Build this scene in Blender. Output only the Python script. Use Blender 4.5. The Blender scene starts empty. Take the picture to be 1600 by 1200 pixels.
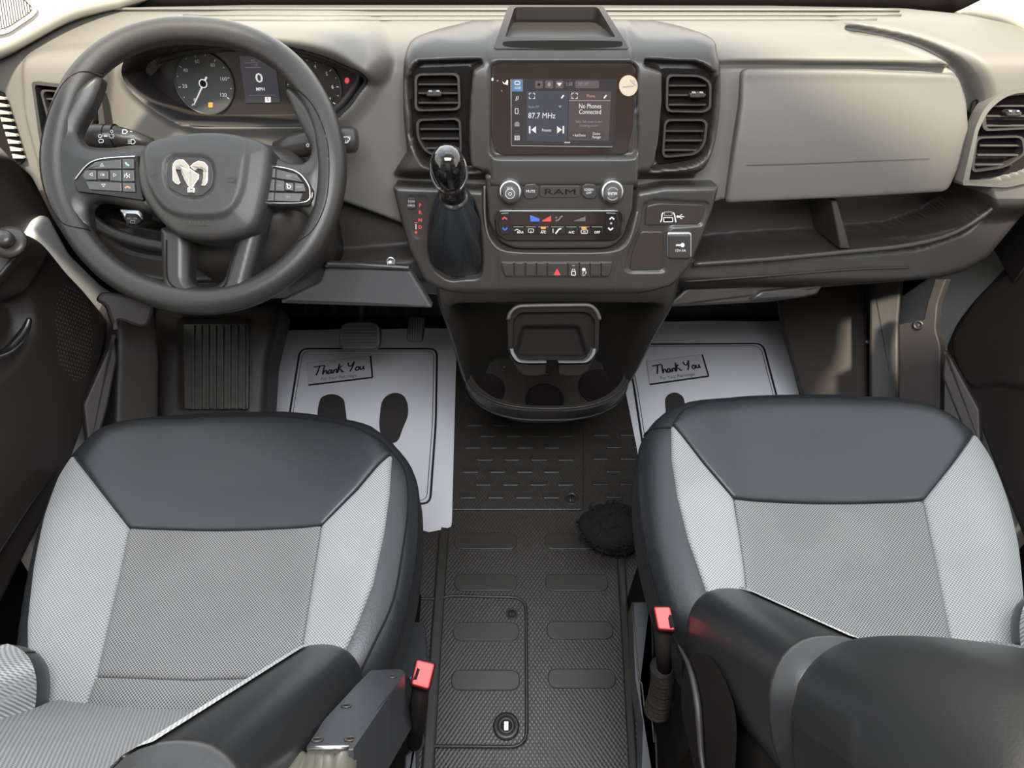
import bpy, bmesh, math, random
import numpy as np
from mathutils import Vector, Matrix
from mathutils.geometry import delaunay_2d_cdt
random.seed(7); np.random.seed(7)
SC = bpy.context.scene
COL = SC.collection
# ---------------------------------------------------------------- camera, world, lights, exposure
TH = math.radians(52); CS, SN = math.cos(TH), math.sin(TH)
CAM = np.array([0.0, 0.0, 1.55]); FPX = 1150.0
cd = bpy.data.cameras.new('camera'); cam = bpy.data.objects.new('camera', cd); COL.objects.link(cam)
cd.sensor_width = 36; cd.lens = FPX*36/1600; cd.clip_start = .01
cam.location = CAM; cam.rotation_euler = (math.pi/2-TH, 0, 0); SC.camera = cam
SC.view_settings.view_transform = 'Standard'; SC.view_settings.look = 'None'
SC.view_settings.gamma = 1; SC.view_settings.use_curve_mapping = False
SC.view_settings.exposure = -0.18
wd = bpy.data.worlds.new('sky'); SC.world = wd; wd.use_nodes = True
nt = wd.node_tree; bg = nt.nodes['Background']
tc = nt.nodes.new('ShaderNodeTexCoord'); sp = nt.nodes.new('ShaderNodeSeparateXYZ')
rp = nt.nodes.new('ShaderNodeValToRGB')
nt.links.new(tc.outputs['Generated'], sp.inputs[0]); nt.links.new(sp.outputs['Z'], rp.inputs[0])
nt.links.new(rp.outputs[0], bg.inputs[0])
rp.color_ramp.elements[0].position = .0; rp.color_ramp.elements[0].color = (1.0, .93, .82, 1)
rp.color_ramp.elements[1].position = .6; rp.color_ramp.elements[1].color = (.80, .90, 1.0, 1)
sn = nt.nodes.new('ShaderNodeMath'); sn.operation = 'MAXIMUM'; nt.links.new(sp.outputs['Y'], sn.inputs[0]); sn.inputs[1].default_value = 0
sm_ = nt.nodes.new('ShaderNodeMath'); sm_.operation = 'MULTIPLY_ADD'; nt.links.new(sn.outputs[0], sm_.inputs[0]); sm_.inputs[1].default_value = 3.6; sm_.inputs[2].default_value = 2.6
nt.links.new(sm_.outputs[0], bg.inputs[1])
def light(name, kind, loc, target, energy, color, **k):
    l = bpy.data.lights.new(name, kind); l.energy = energy; l.color = color
    for a, b in k.items(): setattr(l, a, b)
    o = bpy.data.objects.new(name, l); COL.objects.link(o); o.location = loc
    o.rotation_euler = (Vector(target)-Vector(loc)).to_track_quat('-Z', 'Y').to_euler(); return o
light('sun', 'SUN', (.9, .25, 3.8), (.6, 1.0, .95), 16.0, (1.0, .92, .76), angle=math.radians(4))
light('added_fill_light', 'AREA', (.07, .12, 1.885), (.07, .30, 0), 31, (.91, .94, 1.0), shape='RECTANGLE', size=.9, size_y=.45)  # added fill light, brightens the papers in the footwells
# ---------------------------------------------------------------- geometry helpers
def ray(px, py):
    u = (px-800)/FPX; v = (py-600)/FPX
    return np.array([u, CS-SN*v, -SN-CS*v])
def P(px, py, d): return CAM+ray(px, py)*d
def Pz(px, py, z): r = ray(px, py); return CAM+r*((z-CAM[2])/r[2])
def Py(px, py, y): r = ray(px, py); return CAM+r*((y-CAM[1])/r[1])
def Px(px, py, x): r = ray(px, py); return CAM+r*((x-CAM[0])/r[0])
def unit(a): a = np.array(a, float); return a/np.linalg.norm(a)
class Frame:
    def __init__(s, O, n, ex=(1, 0, 0)):
        s.O = np.array(O, float); s.n = unit(n); e = np.array(ex, float); s.ex = unit(e-s.n*e.dot(s.n)); s.ey = np.cross(s.n, s.ex)
    def uv(s, px, py, w=0.):
        r = ray(px, py); t = ((s.O+s.n*w-CAM).dot(s.n))/r.dot(s.n); p = CAM+r*t-s.O
        return (p.dot(s.ex), p.dot(s.ey))
    def uvp(s, p): p = np.array(p)-s.O; return (p.dot(s.ex), p.dot(s.ey))
    def pts(s, uvw): a = np.asarray(uvw, float); return s.O+a[:, :1]*s.ex+a[:, 1:2]*s.ey+a[:, 2:3]*s.n
    def poly(s, pp, w=0.): return np.array([s.uv(x, y, w) for x, y in pp])
    def mpp(s, px, py, w=0.): a = np.array(s.uv(px, py, w)); b = np.array(s.uv(px+1, py, w)); return np.linalg.norm(b-a)
def cr(pts, n=6, closed=True):
    P_ = np.array(pts, float); N = len(P_); out = []
    for i in range(N if closed else N-1):
        if closed: p0, p1, p2, p3 = P_[i-1], P_[i], P_[(i+1) % N], P_[(i+2) % N]
        else: p0, p1, p2, p3 = P_[max(i-1, 0)], P_[i], P_[i+1], P_[min(i+2, N-1)]
        for k in range(n):
            t = k/n
            out.append(.5*((2*p1)+(-p0+p2)*t+(2*p0-5*p1+4*p2-p3)*t*t+(-p0+3*p1-3*p2+p3)*t**3))
    if not closed: out.append(P_[-1])
    return np.array(out)
def rnd(pts, r, n=5):
    P_ = [np.array(p[:2], float) for p in pts]; N = len(P_); out = []
    for i in range(N):
        rr_ = pts[i][2] if len(pts[i]) > 2 else r
        a, b, c = P_[i-1], P_[i], P_[(i+1) % N]
        d1, d2 = a-b, c-b; l1, l2 = np.linalg.norm(d1), np.linalg.norm(d2); k = min(rr_, l1*.48, l2*.48)
        if k < 1e-6: out.append(b); continue
        s_, e_ = b+d1/l1*k, b+d2/l2*k
        for j in range(n+1):
            t = j/n; out.append((1-t)**2*s_+2*t*(1-t)*b+t*t*e_)
    return np.array(out)
def rr(x0, y0, x1, y1, r): return rnd([(x0, y0), (x1, y0), (x1, y1), (x0, y1)], r)
def ell(cx, cy, rx, ry, n=32, a0=0, a1=2*math.pi):
    full = abs(a1-a0-2*math.pi) < 1e-6
    t = np.linspace(a0, a1, n+(1 if full else 0))[:n]; return np.stack([cx+rx*np.cos(t), cy+ry*np.sin(t)], 1)
def area(p): x, y = p[:, 0], p[:, 1]; return .5*np.sum(x*np.roll(y, -1)-np.roll(x, -1)*y)
def sdist(U, V, poly):
    """signed distance (positive inside) and nearest boundary point"""
    p = np.asarray(poly, float); sh = U.shape; U = U.ravel(); V = V.ravel()
    best = np.full(U.shape, 1e9); bx = U.copy(); by = V.copy(); ins = np.zeros(U.shape, bool); n = len(p)
    for i in range(n):
        x0, y0 = p[i]; x1, y1 = p[(i+1) % n]; dx, dy = x1-x0, y1-y0; L = dx*dx+dy*dy+1e-18
        t = np.clip(((U-x0)*dx+(V-y0)*dy)/L, 0, 1); qx = x0+t*dx; qy = y0+t*dy; d = (U-qx)**2+(V-qy)**2
        m = d < best; best[m] = d[m]; bx[m] = qx[m]; by[m] = qy[m]
        c = (y0 > V) != (y1 > V)
        if c.any():
            xi = x0+(V-y0)*dx/(dy if abs(dy) > 1e-15 else 1e-15); ins ^= (c & (U < xi))
    d = np.sqrt(best); return np.where(ins, d, -d).reshape(sh), bx.reshape(sh), by.reshape(sh)
def sstep(x, a, b): t = np.clip((x-a)/(b-a), 0, 1); return t*t*(3-2*t)
def inpoly(U, V, poly, w): return sstep(sdist(U, V, poly)[0], -w/2, w/2)
class Geo:
    def __init__(s, v, f, mat=None, smooth=True): s.v = np.asarray(v, float).reshape(-1, 3); s.f = f; s.mat = mat; s.smooth = smooth
def relief(fr, outline, h=None, step=.004, r=0., drop=None, thick=.02, mat=None):
    """height field over a traced outline: triangulated exactly to the outline, rounded edge, skirt"""
    o = np.asarray(outline, float); keep = [i for i in range(len(o)) if np.linalg.norm(o[i]-o[i-1]) > 1e-6]; o = o[keep]
    if area(o) < 0: o = o[::-1]
    per = np.linalg.norm(o-np.roll(o, 1, 0), axis=1).sum(); o = resample(o, max(24, int(per/(step*1.1)))); n = len(o)
    x0, y0 = o.min(0)-step; x1, y1 = o.max(0)+step; U, V = np.meshgrid(np.arange(x0, x1, step), np.arange(y0, y1, step)); U = U.ravel(); V = V.ravel()
    sd = sdist(U, V, o)[0]; k = sd > max(step*.5, r*.72); P_ = [o]; S_ = [np.zeros(n)]
    if r > 0:
        tg = np.roll(o, -1, 0)-np.roll(o, 1, 0); tg /= np.linalg.norm(tg, axis=1)[:, None]+1e-12; nn = np.stack([-tg[:, 1], tg[:, 0]], 1)
        for q in (.10, .30, .58):
            c = o+nn*r*q; s2 = sdist(c[:, 0], c[:, 1], o)[0]; m = s2 > r*q*.93; P_.append(c[m]); S_.append(s2[m])
    P_.append(np.stack([U[k], V[k]], 1)); S_.append(sd[k]); pts_ = np.vstack(P_)
    vo, eo, fo, ov, oe, of = delaunay_2d_cdt([Vector(p) for p in pts_.tolist()], [(i, (i+1) % n) for i in range(n)], [], 1, 1e-7)
    uv = np.array([tuple(p) for p in vo]); U2, V2 = uv[:, 0], uv[:, 1]; faces = [list(f) for f in fo]
    S2 = np.clip(sdist(U2, V2, o)[0], 0, None); on = S2 < 1e-6
    W = np.zeros_like(U2) if h is None else np.asarray(h(U2, V2), float)+np.zeros_like(U2)
    if r > 0:
        t = np.clip(S2/r, 0, 1); W = W-(r if drop is None else drop)*(1-np.sqrt(np.clip(1-(1-t)**2, 0, 1)))
    faces = [f if ((U2[f[1]]-U2[f[0]])*(V2[f[2]]-V2[f[0]])-(V2[f[1]]-V2[f[0]])*(U2[f[2]]-U2[f[0]])) > 0 else f[::-1] for f in faces]
    v = fr.pts(np.stack([U2, V2, W], 1))
    if thick > 0:
        ed = {}
        for f in faces:
            for a in range(len(f)):
                e = (f[a], f[(a+1) % len(f)])
                if (e[1], e[0]) in ed: del ed[(e[1], e[0])]
                else: ed[e] = 1
        m = {}; ex = []; n0 = len(v)
        for a, b in ed:
            for q in (a, b):
                if q not in m: m[q] = n0+len(ex); ex.append(v[q]); ex.append(v[q]-fr.n*thick)
            faces.append([m[a], m[a]+1, m[b]+1, m[b]])
        if ex: v = np.vstack([v, np.array(ex)])
    return Geo(v, faces, mat)
def slab(fr, poly, w0, w1, b=0., mat=None, smooth=False):
    p = np.asarray(poly, float)
    if area(p) < 0: p = p[::-1]
    keep = [i for i in range(len(p)) if np.linalg.norm(p[i]-p[i-1]) > 1e-7]; p = p[keep]; n = len(p)
    d = p-np.roll(p, 1, 0); d /= np.linalg.norm(d, axis=1)[:, None]; nrm = np.stack([-d[:, 1], d[:, 0]], 1); n2 = nrm+np.roll(nrm, -1, 0)
    n2 /= np.maximum(np.linalg.norm(n2, axis=1)[:, None], .3)
    rings = [(p, w0)]
    if b > 0: rings += [(p, w1-b), (p+n2*b*.35, w1-b*.3), (p+n2*b, w1)]
    else: rings += [(p, w1)]
    V = np.vstack([fr.pts(np.column_stack([q, np.full(n, w)])) for q, w in rings]); F = []
    for k in range(len(rings)-1):
        for i in range(n): j = (i+1) % n; F.append([k*n+i, k*n+j, (k+1)*n+j, (k+1)*n+i])
    F.append([(len(rings)-1)*n+i for i in range(n)]); F.append([i for i in range(n)][::-1])
    return Geo(V, F, mat, smooth)
def ring_slab(fr, po, pi, w0, w1, mat=None):
    """frame between an outer and an inner outline with the same number of points"""
    n = len(po); V = np.vstack([fr.pts(np.column_stack([q, np.full(n, w)])) for q, w in ((po, w0), (po, w1), (pi, w1), (pi, w0))]); F = []
    s = 1 if area(np.asarray(po)) > 0 else -1
    for k in range(3):
        for i in range(n):
            j = (i+1) % n; f = [k*n+i, k*n+j, (k+1)*n+j, (k+1)*n+i]; F.append(f if s > 0 else f[::-1])
    return Geo(V, F, mat, False)
def resample(p, n, closed=True):
    p = np.asarray(p, float); q = np.vstack([p, p[:1]]) if closed else p
    L = np.r_[0, np.cumsum(np.linalg.norm(np.diff(q, axis=0), axis=1))]; t = np.linspace(0, L[-1], n+1)[:n] if closed else np.linspace(0, L[-1], n)
    return np.stack([np.interp(t, L, q[:, k]) for k in range(q.shape[1])], 1)
def tube(path, rad, n=12, closed=False, mat=None, ry=None, up=None):
    p = np.asarray(path, float); N = len(p); rad = np.full(N, rad) if np.isscalar(rad) else np.asarray(rad, float)
    ryy = rad if ry is None else (np.full(N, ry) if np.isscalar(ry) else np.asarray(ry, float))
    T = np.roll(p, -1, 0)-np.roll(p, 1, 0) if closed else np.gradient(p, axis=0); T /= np.linalg.norm(T, axis=1)[:, None]+1e-12
    a = np.array([0, 0, 1.]) if up is None else unit(up)
    if abs(T[0].dot(a)) > .95: a = np.array([1., 0, 0])
    nn = unit(a-T[0]*a.dot(T[0])); V = []; F = []
    for i in range(N):
        if up is not None: nn = np.array(up, float)
        nn = nn-T[i]*nn.dot(T[i]); nn = nn/np.linalg.norm(nn); bb = np.cross(T[i], nn)
        for k in range(n):
            t = 2*math.pi*k/n; V.append(p[i]+nn*math.cos(t)*rad[i]+bb*math.sin(t)*ryy[i])
    for i in range(N if closed else N-1):
        j = (i+1) % N
        for k in range(n): l = (k+1) % n; F.append([i*n+k, i*n+l, j*n+l, j*n+k])
    if not closed: F.append(list(range(n))[::-1]); F.append([(N-1)*n+k for k in range(n)])
    return Geo(V, F, mat)
def lathe(c, axis, prof, n=32, mat=None, smooth=True, squash=(1, 1)):
    ax = unit(axis); a = np.array([1., 0, 0]) if abs(ax[0]) < .8 else np.array([0, 1., 0]); e1 = unit(a-ax*a.dot(ax)); e2 = np.cross(ax, e1); V = []; F = []
    for r_, h_ in prof:
        for k in range(n): t = 2*math.pi*k/n; V.append(np.array(c)+ax*h_+(e1*math.cos(t)*squash[0]+e2*math.sin(t)*squash[1])*r_)
    for i in range(len(prof)-1):
        for k in range(n): l = (k+1) % n; F.append([i*n+k, i*n+l, (i+1)*n+l, (i+1)*n+k])
    F.append(list(range(n))[::-1]); F.append([(len(prof)-1)*n+k for k in range(n)])
    return Geo(V, F, mat, smooth)
def loft(rings, closed=True, caps=True, mat=None, smooth=True):
    n = len(rings[0]); V = np.vstack(rings); F = []
    for i in range(len(rings)-1):
        for k in range(n if closed else n-1): l = (k+1) % n; F.append([i*n+k, i*n+l, (i+1)*n+l, (i+1)*n+k])
    if caps and closed: F.append(list(range(n))[::-1]); F.append([(len(rings)-1)*n+k for k in range(n)])
    return Geo(V, F, mat, smooth)
def box(lo, hi, mat=None):
    x0, y0, z0 = lo; x1, y1, z1 = hi
    V = [(x0, y0, z0), (x1, y0, z0), (x1, y1, z0), (x0, y1, z0), (x0, y0, z1), (x1, y0, z1), (x1, y1, z1), (x0, y1, z1)]
    return Geo(V, [[0, 3, 2, 1], [4, 5, 6, 7], [0, 1, 5, 4], [1, 2, 6, 5], [2, 3, 7, 6], [3, 0, 4, 7]], mat, False)
def text(fr, px, py, hpx, s, w, mat=None, sx=1., shear=0., rot=0., bold=0., align='CENTER', th=.0003):
    c = bpy.data.curves.new('t', 'FONT'); c.body = s; c.size = 1; c.align_x = align; c.align_y = 'CENTER'; c.shear = shear; c.offset = bold; c.resolution_u = 2; c.extrude = 0
    o = bpy.data.objects.new('t', c); COL.objects.link(o); bpy.context.view_layer.update()
    me = bpy.data.meshes.new_from_object(o.evaluated_get(bpy.context.evaluated_depsgraph_get()))
    v = np.array([tuple(q.co) for q in me.vertices]).reshape(-1, 3); f = [list(q.vertices) for q in me.polygons]
    bpy.data.objects.remove(o); bpy.data.curves.remove(c); bpy.data.meshes.remove(me)
    k = fr.mpp(px, py, w)*hpx/.72; u0, v0 = fr.uv(px, py, w); x, y = v[:, 0]*k*sx, v[:, 1]*k; ca, sa = math.cos(rot), math.sin(rot)
    return Geo(fr.pts(np.column_stack([u0+x*ca-y*sa, v0+x*sa+y*ca, np.full(len(v), w+th)])), f, mat, False)
def stroke(fr, pxs, w, wid, mat=None, closed=False, th=.0004, px=True):
    """flat ribbon along a line of pixels laid on the frame, wid in metres"""
    p = np.array([fr.uv(x, y, w) for x, y in pxs]) if px else np.asarray(pxs, float); N = len(p)
    T = (np.roll(p, -1, 0)-np.roll(p, 1, 0)) if closed else np.gradient(p, axis=0); T /= np.linalg.norm(T, axis=1)[:, None]+1e-12
    nn = np.stack([-T[:, 1], T[:, 0]], 1)*wid/2; a = p+nn; b = p-nn; V = fr.pts(np.column_stack([np.vstack([a, b]), np.full(2*N, w+th)])); F = []
    for i in range(N if closed else N-1): j = (i+1) % N; F.append([N+i, N+j, j, i])
    return Geo(V, F, mat, False)
def ppoly(fr, pxs, w0, w1, b=0., mat=None, tw=None, smooth=False): return slab(fr, fr.poly(pxs, w1 if tw is None else tw), w0, w1, b, mat, smooth)
def root(name, loc, label, cat, group=None, kind=None):
    o = bpy.data.objects.new(name, None); COL.objects.link(o); o.location = loc; o.empty_display_size = .05
    o['label'] = label; o['category'] = cat
    if group: o['group'] = group
    if kind: o['kind'] = kind
    return o
def toploc(o):
    while o.parent: o = o.parent
    return np.array(o.location)
def mk(name, geos, mat, parent=None, label=None, cat=None, group=None, kind=None, autos=None):
    if isinstance(geos, Geo): geos = [geos]
    vs = np.vstack([g.v for g in geos])
    loc = toploc(parent) if parent else np.array([(vs[:, 0].min()+vs[:, 0].max())/2, (vs[:, 1].min()+vs[:, 1].max())/2, vs[:, 2].min()])
    mats = []; fs = []; mi = []; sm = []; off = 0
    for g in geos:
        m = g.mat or mat
        if m not in mats: mats.append(m)
        k = mats.index(m)
        for f in g.f: fs.append([q+off for q in f]); mi.append(k); sm.append(g.smooth)
        off += len(g.v)
    me = bpy.data.meshes.new(name); me.from_pydata((vs-loc).tolist(), [], fs)
    me.polygons.foreach_set('material_index', mi); me.polygons.foreach_set('use_smooth', sm)
    for m in mats: me.materials.append(m)
    me.update(); o = bpy.data.objects.new(name, me); COL.objects.link(o)
    if parent: o.parent = parent
    else: o.location = loc
    if label: o['label'] = label
    if cat: o['category'] = cat
    if group: o['group'] = group
    if kind: o['kind'] = kind
    if autos:
        bm = bmesh.new(); bm.from_mesh(me)
        for e in bm.edges:
            if len(e.link_faces) == 2 and e.calc_face_angle(0) > math.radians(autos): e.smooth = False
        bm.to_mesh(me); bm.free()
    return o
# ---------------------------------------------------------------- materials
def mat(name, col, rough=.5, metal=0., spec=.5, bump=None, emit=None, est=1., coat=0., sheen=0.):
    m = bpy.data.materials.new(name); m.use_nodes = True; n = m.node_tree; b = n.nodes['Principled BSDF']
    b.inputs['Base Color'].default_value = (*col, 1); b.inputs['Roughness'].default_value = rough; b.inputs['Metallic'].default_value = metal
    b.inputs['Specular IOR Level'].default_value = spec; b.inputs['Coat Weight'].default_value = coat; b.inputs['Sheen Weight'].default_value = sheen
    if emit: b.inputs['Emission Color'].default_value = (*emit, 1); b.inputs['Emission Strength'].default_value = est
    if bump:
        kind, sc, st, di = bump; t = n.nodes.new('ShaderNodeTexCoord'); bp = n.nodes.new('ShaderNodeBump')
        if kind == 'noise': x = n.nodes.new('ShaderNodeTexNoise'); x.inputs['Scale'].default_value = sc; x.inputs['Detail'].default_value = 3; out = x.outputs['Fac']
        else: x = n.nodes.new('ShaderNodeTexVoronoi'); x.inputs['Scale'].default_value = sc; out = x.outputs['Distance']
        n.links.new(t.outputs['Object'], x.inputs['Vector']); n.links.new(out, bp.inputs['Height']); bp.inputs['Strength'].default_value = st; bp.inputs['Distance'].default_value = di
        n.links.new(bp.outputs[0], b.inputs['Normal'])
    return m
def weave(name, c1, c2, scale, rough=.85, tilt=(0, 0, 0)):
    """knitted fabric: staggered light dots on a darker ground"""
    m = mat(name, c1, rough, sheen=.15, spec=.25); n = m.node_tree; b = n.nodes['Principled BSDF']
    t = n.nodes.new('ShaderNodeTexCoord'); mp = n.nodes.new('ShaderNodeMapping'); mp.inputs['Rotation'].default_value = tilt
    s = n.nodes.new('ShaderNodeSeparateXYZ'); n.links.new(t.outputs['Object'], mp.inputs[0]); n.links.new(mp.outputs[0], s.inputs[0])
    def M(op, a, b_=None, v=None):
        q = n.nodes.new('ShaderNodeMath'); q.operation = op; n.links.new(a, q.inputs[0])
        if b_ is not None: n.links.new(b_, q.inputs[1])
        if v is not None: q.inputs[1].default_value = v
        return q.outputs[0]
    x = M('SINE', M('MULTIPLY', s.outputs[0], v=scale)); y = M('SINE', M('MULTIPLY', s.outputs[1], v=scale)); p = M('MULTIPLY', x, y)
    f = M('MULTIPLY_ADD', p, v=.5); f.node.inputs[2].default_value = .5
    r_ = n.nodes.new('ShaderNodeValToRGB'); r_.color_ramp.elements[0].position = .3; r_.color_ramp.elements[1].position = .62
    r_.color_ramp.elements[0].color = (*c2, 1); r_.color_ramp.elements[1].color = (*c1, 1); n.links.new(f, r_.inputs[0])
    no = n.nodes.new('ShaderNodeTexNoise'); no.inputs['Scale'].default_value = 7; n.links.new(t.outputs['Object'], no.inputs['Vector'])
    mx = n.nodes.new('ShaderNodeMix'); mx.data_type = 'RGBA'; mx.blend_type = 'MULTIPLY'; mx.inputs[0].default_value = .35
    n.links.new(r_.outputs[0], mx.inputs[6]); n.links.new(no.outputs['Fac'], mx.inputs[7]); n.links.new(mx.outputs[2], b.inputs['Base Color'])
    bp = n.nodes.new('ShaderNodeBump'); bp.inputs['Strength'].default_value = .5; bp.inputs['Distance'].default_value = .0008; n.links.new(f, bp.inputs['Height']); n.links.new(bp.outputs[0], b.inputs['Normal'])
    return m
M_DASH = mat('dash_plastic', (.112, .105, .092), .5, bump=('noise', 900, .25, .0006))
M_STACK = mat('stack_plastic', (.034, .030, .026), .36, bump=('noise', 1100, .15, .0005))
M_DARK = mat('dark_plastic', (.028, .025, .022), .5, bump=('noise', 900, .2, .0005))
M_LOW = mat('lower_plastic', (.028, .023, .020), .55, bump=('noise', 700, .25, .0006))
M_BLACK = mat('deep_black', (.010, .008, .007), .85, spec=.15)
M_GLOSS = mat('gloss_black', (.012, .010, .009), .12)
M_SCREEN = mat('screen_glass', (.02, .012, .010), .1)
M_WHEEL = mat('wheel_leather', (.020, .0185, .017), .40, bump=('voronoi', 900, .25, .0005))
M_HUB = mat('hub_plastic', (.030, .0285, .027), .48, bump=('voronoi', 800, .3, .0005))
M_SPOKE = mat('spoke_plastic', (.021, .0195, .018), .4)
M_LEATH = mat('seat_leather', (.017, .0185, .0205), .40, bump=('noise', 420, .25, .0012))
M_LEATH2 = mat('bolster_leather', (.013, .0135, .014), .34, bump=('noise', 500, .15, .0006))
M_FAB = weave('centre_fabric', (.27, .265, .26), (.055, .053, .051), 1500)
M_FAB2 = weave('side_fabric', (.37, .38, .37), (.15, .15, .15), 1500)
M_CHROME = mat('chrome', (.85, .85, .86), .12, 1.)
M_SATIN = mat('satin_silver', (.62, .62, .63), .28, 1.)
M_CREAM = mat('cream_trim', (.33, .31, .26), .6, bump=('noise', 500, .2, .0006))
M_WHITE = mat('white_paint', (.62, .62, .60), .4)
M_PAPER = mat('paper', (.76, .76, .80), .8)
M_INK = mat('ink', (.012, .012, .014), .8)
M_RED = mat('red_button', (.50, .022, .018), .45)
M_METAL = mat('painted_steel', (.030, .031, .035), .38, bump=('noise', 300, .1, .0005))
M_PRINT = mat('white_print', (.62, .62, .62), .6)
M_PRDIM = mat('grey_print', (.25, .25, .25), .6)
M_EW = mat('lit_white', (.1, .1, .1), .5, emit=(1, .97, .95), est=.75)
M_EDIM = mat('lit_dim', (.05, .05, .05), .5, emit=(.8, .75, .72), est=.22)
M_ER = mat('lit_red', (.2, .02, .02), .5, emit=(1, .10, .08), est=.7)
M_EO = mat('lit_orange', (.2, .1, .02), .5, emit=(1, .42, .05), est=.9)
M_EB = mat('lit_blue', (.02, .05, .2), .5, emit=(.07, .16, .85), est=.8)
M_SKYBLUE = mat('lit_tile_blue', (.02, .05, .1), .4, emit=(.10, .25, .5), est=.5)
# ================================================================ the cab: floor, walls, windows, doors
M_RUB = mat('floor_rubber', (.040, .036, .032), .36); n = M_RUB.node_tree; b = n.nodes['Principled BSDF']
t = n.nodes.new('ShaderNodeTexCoord'); s = n.nodes.new('ShaderNodeSeparateXYZ'); n.links.new(t.outputs['Object'], s.inputs[0])
def _m(op, a, v): q = n.nodes.new('ShaderNodeMath'); q.operation = op; n.links.new(a, q.inputs[0]); (n.links.new(v, q.inputs[1]) if hasattr(v, 'node') else setattr(q.inputs[1], 'default_value', v)); return q.outputs[0]
x = _m('SINE', _m('MULTIPLY', s.outputs[0], 750.), 0.); y = _m('SINE', _m('MULTIPLY', s.outputs[1], 520.), 0.); f = _m('MULTIPLY', x, y)
bp = n.nodes.new('ShaderNodeBump'); bp.inputs['Strength'].default_value = .5; bp.inputs['Distance'].default_value = .0006; n.links.new(f, bp.inputs['Height']); n.links.new(bp.outputs[0], b.inputs['Normal'])
no = n.nodes.new('ShaderNodeTexNoise'); no.inputs['Scale'].default_value = 6; no.inputs['Detail'].default_value = 4; n.links.new(t.outputs['Object'], no.inputs['Vector'])
rp = n.nodes.new('ShaderNodeMapRange'); rp.inputs[3].default_value = .30; rp.inputs[4].default_value = .5; n.links.new(no.outputs['Fac'], rp.inputs[0]); n.links.new(rp.outputs[0], b.inputs['Roughness'])
M_RUBS = mat('smooth_rubber', (.034, .031, .027), .40, bump=('noise', 700, .2, .0005))
FL = Frame((0, 0, 0), (0, 0, 1))
def pad(px0, py0, px1, py1, z=.0, fr=FL, th=.003):
    a = np.array(fr.uv(px0, (py0+py1)/2, z)); c = np.array(fr.uv(px1, (py0+py1)/2, z)); t0 = fr.uv((px0+px1)/2, py0, z)[1]; t1 = fr.uv((px0+px1)/2, py1, z)[1]
    r_ = abs(t0-t1)/2*.98; return slab(fr, rnd([(a[0], t1), (c[0], t1), (c[0], t0), (a[0], t0)], r_, 6), z-.001, z+th, .0018, M_RUBS)
fg = [box((-1.1, -1.34, -.04), (1.2, 1.46, 0.0))]
for q in [(710, 833, 808, 859), (710, 897, 808, 924), (851, 833, 950, 859), (852, 897, 950, 924), (854, 971, 958, 999), (856, 1045, 962, 1076)]: fg.append(pad(*q))
for j, ry in enumerate([678, 697, 715, 735, 755, 775]):           # small pads of the strip beside the mat
    for k in range(4):
        x0 = 925+k*43+(21 if j % 2 else 0)
        if x0 < 990: fg.append(pad(x0, ry-4, x0+27, ry+4))
# long low ridges along the aisle edge of each seat
for pp in ([(688, 800), (703, 800), (690, 1000), (676, 1240), (655, 1240), (672, 1000)], [(962, 830), (975, 830), (985, 1000), (1000, 1240), (985, 1240), (972, 1000)]): fg.append(ppoly(FL, rnd(pp, 6), 0, .010, .005, M_RUBS))
floor = mk('floor', fg, M_RUB, kind='structure')
# access flap by the driver's seat
fl = root('floor_flap', Pz(735, 1170, 0), 'square black rubber flap in the floor beside the left seat, with a round ring', 'floor flap')
fo = FL.poly(rnd([(612, 937, 6), (690, 937), (700, 932), (822, 935, 18), (823, 1168, 22), (610, 1166, 6)], 4))
mk('flap_plate', [slab(FL, fo, .0, .004, .002), *[pad(*q, z=.004, th=.0025) for q in [(708, 972, 811, 1002), (705, 1047, 812, 1079)]]], M_RUB, fl)
fi = FL.poly(rnd([(619, 942, 6), (696, 942), (702, 938), (817, 941, 14), (818, 1162, 18), (616, 1160, 6)], 4))
mk('flap_rim', [tube(FL.pts(np.column_stack([resample(cr(resample(fo, 60), 1), 90), np.full(90, .005)])), .0035, 8, True), ], M_RUBS, fl)
c = Pz(800, 959, .004); mk('screw', [lathe(c, (0, 0, 1), [(.012, 0), (.012, .002), (.0095, .0025), (.0095, .001), (.0, .001)], 28), lathe(c, (0, 0, 1), [(.0075, .0), (.0075, .003), (.0, .003)], 24, M_STACK), box(c+[-.0012, -.006, .003], c+[.0012, .006, .0036], M_BLACK)], M_RUBS, fl)
c = Pz(791, 1135, .004); mk('ring', [lathe(c, (0, 0, 1), [(.026, 0), (.026, .003), (.021, .006), (.016, .004), (.016, .009), (.012, .010), (.009, .006), (.009, .001), (0, .001)], 36), box(c+[-.004, -.008, .001], c+[.004, .008, .004], M_CHROME)], M_RUBS, fl)
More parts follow.
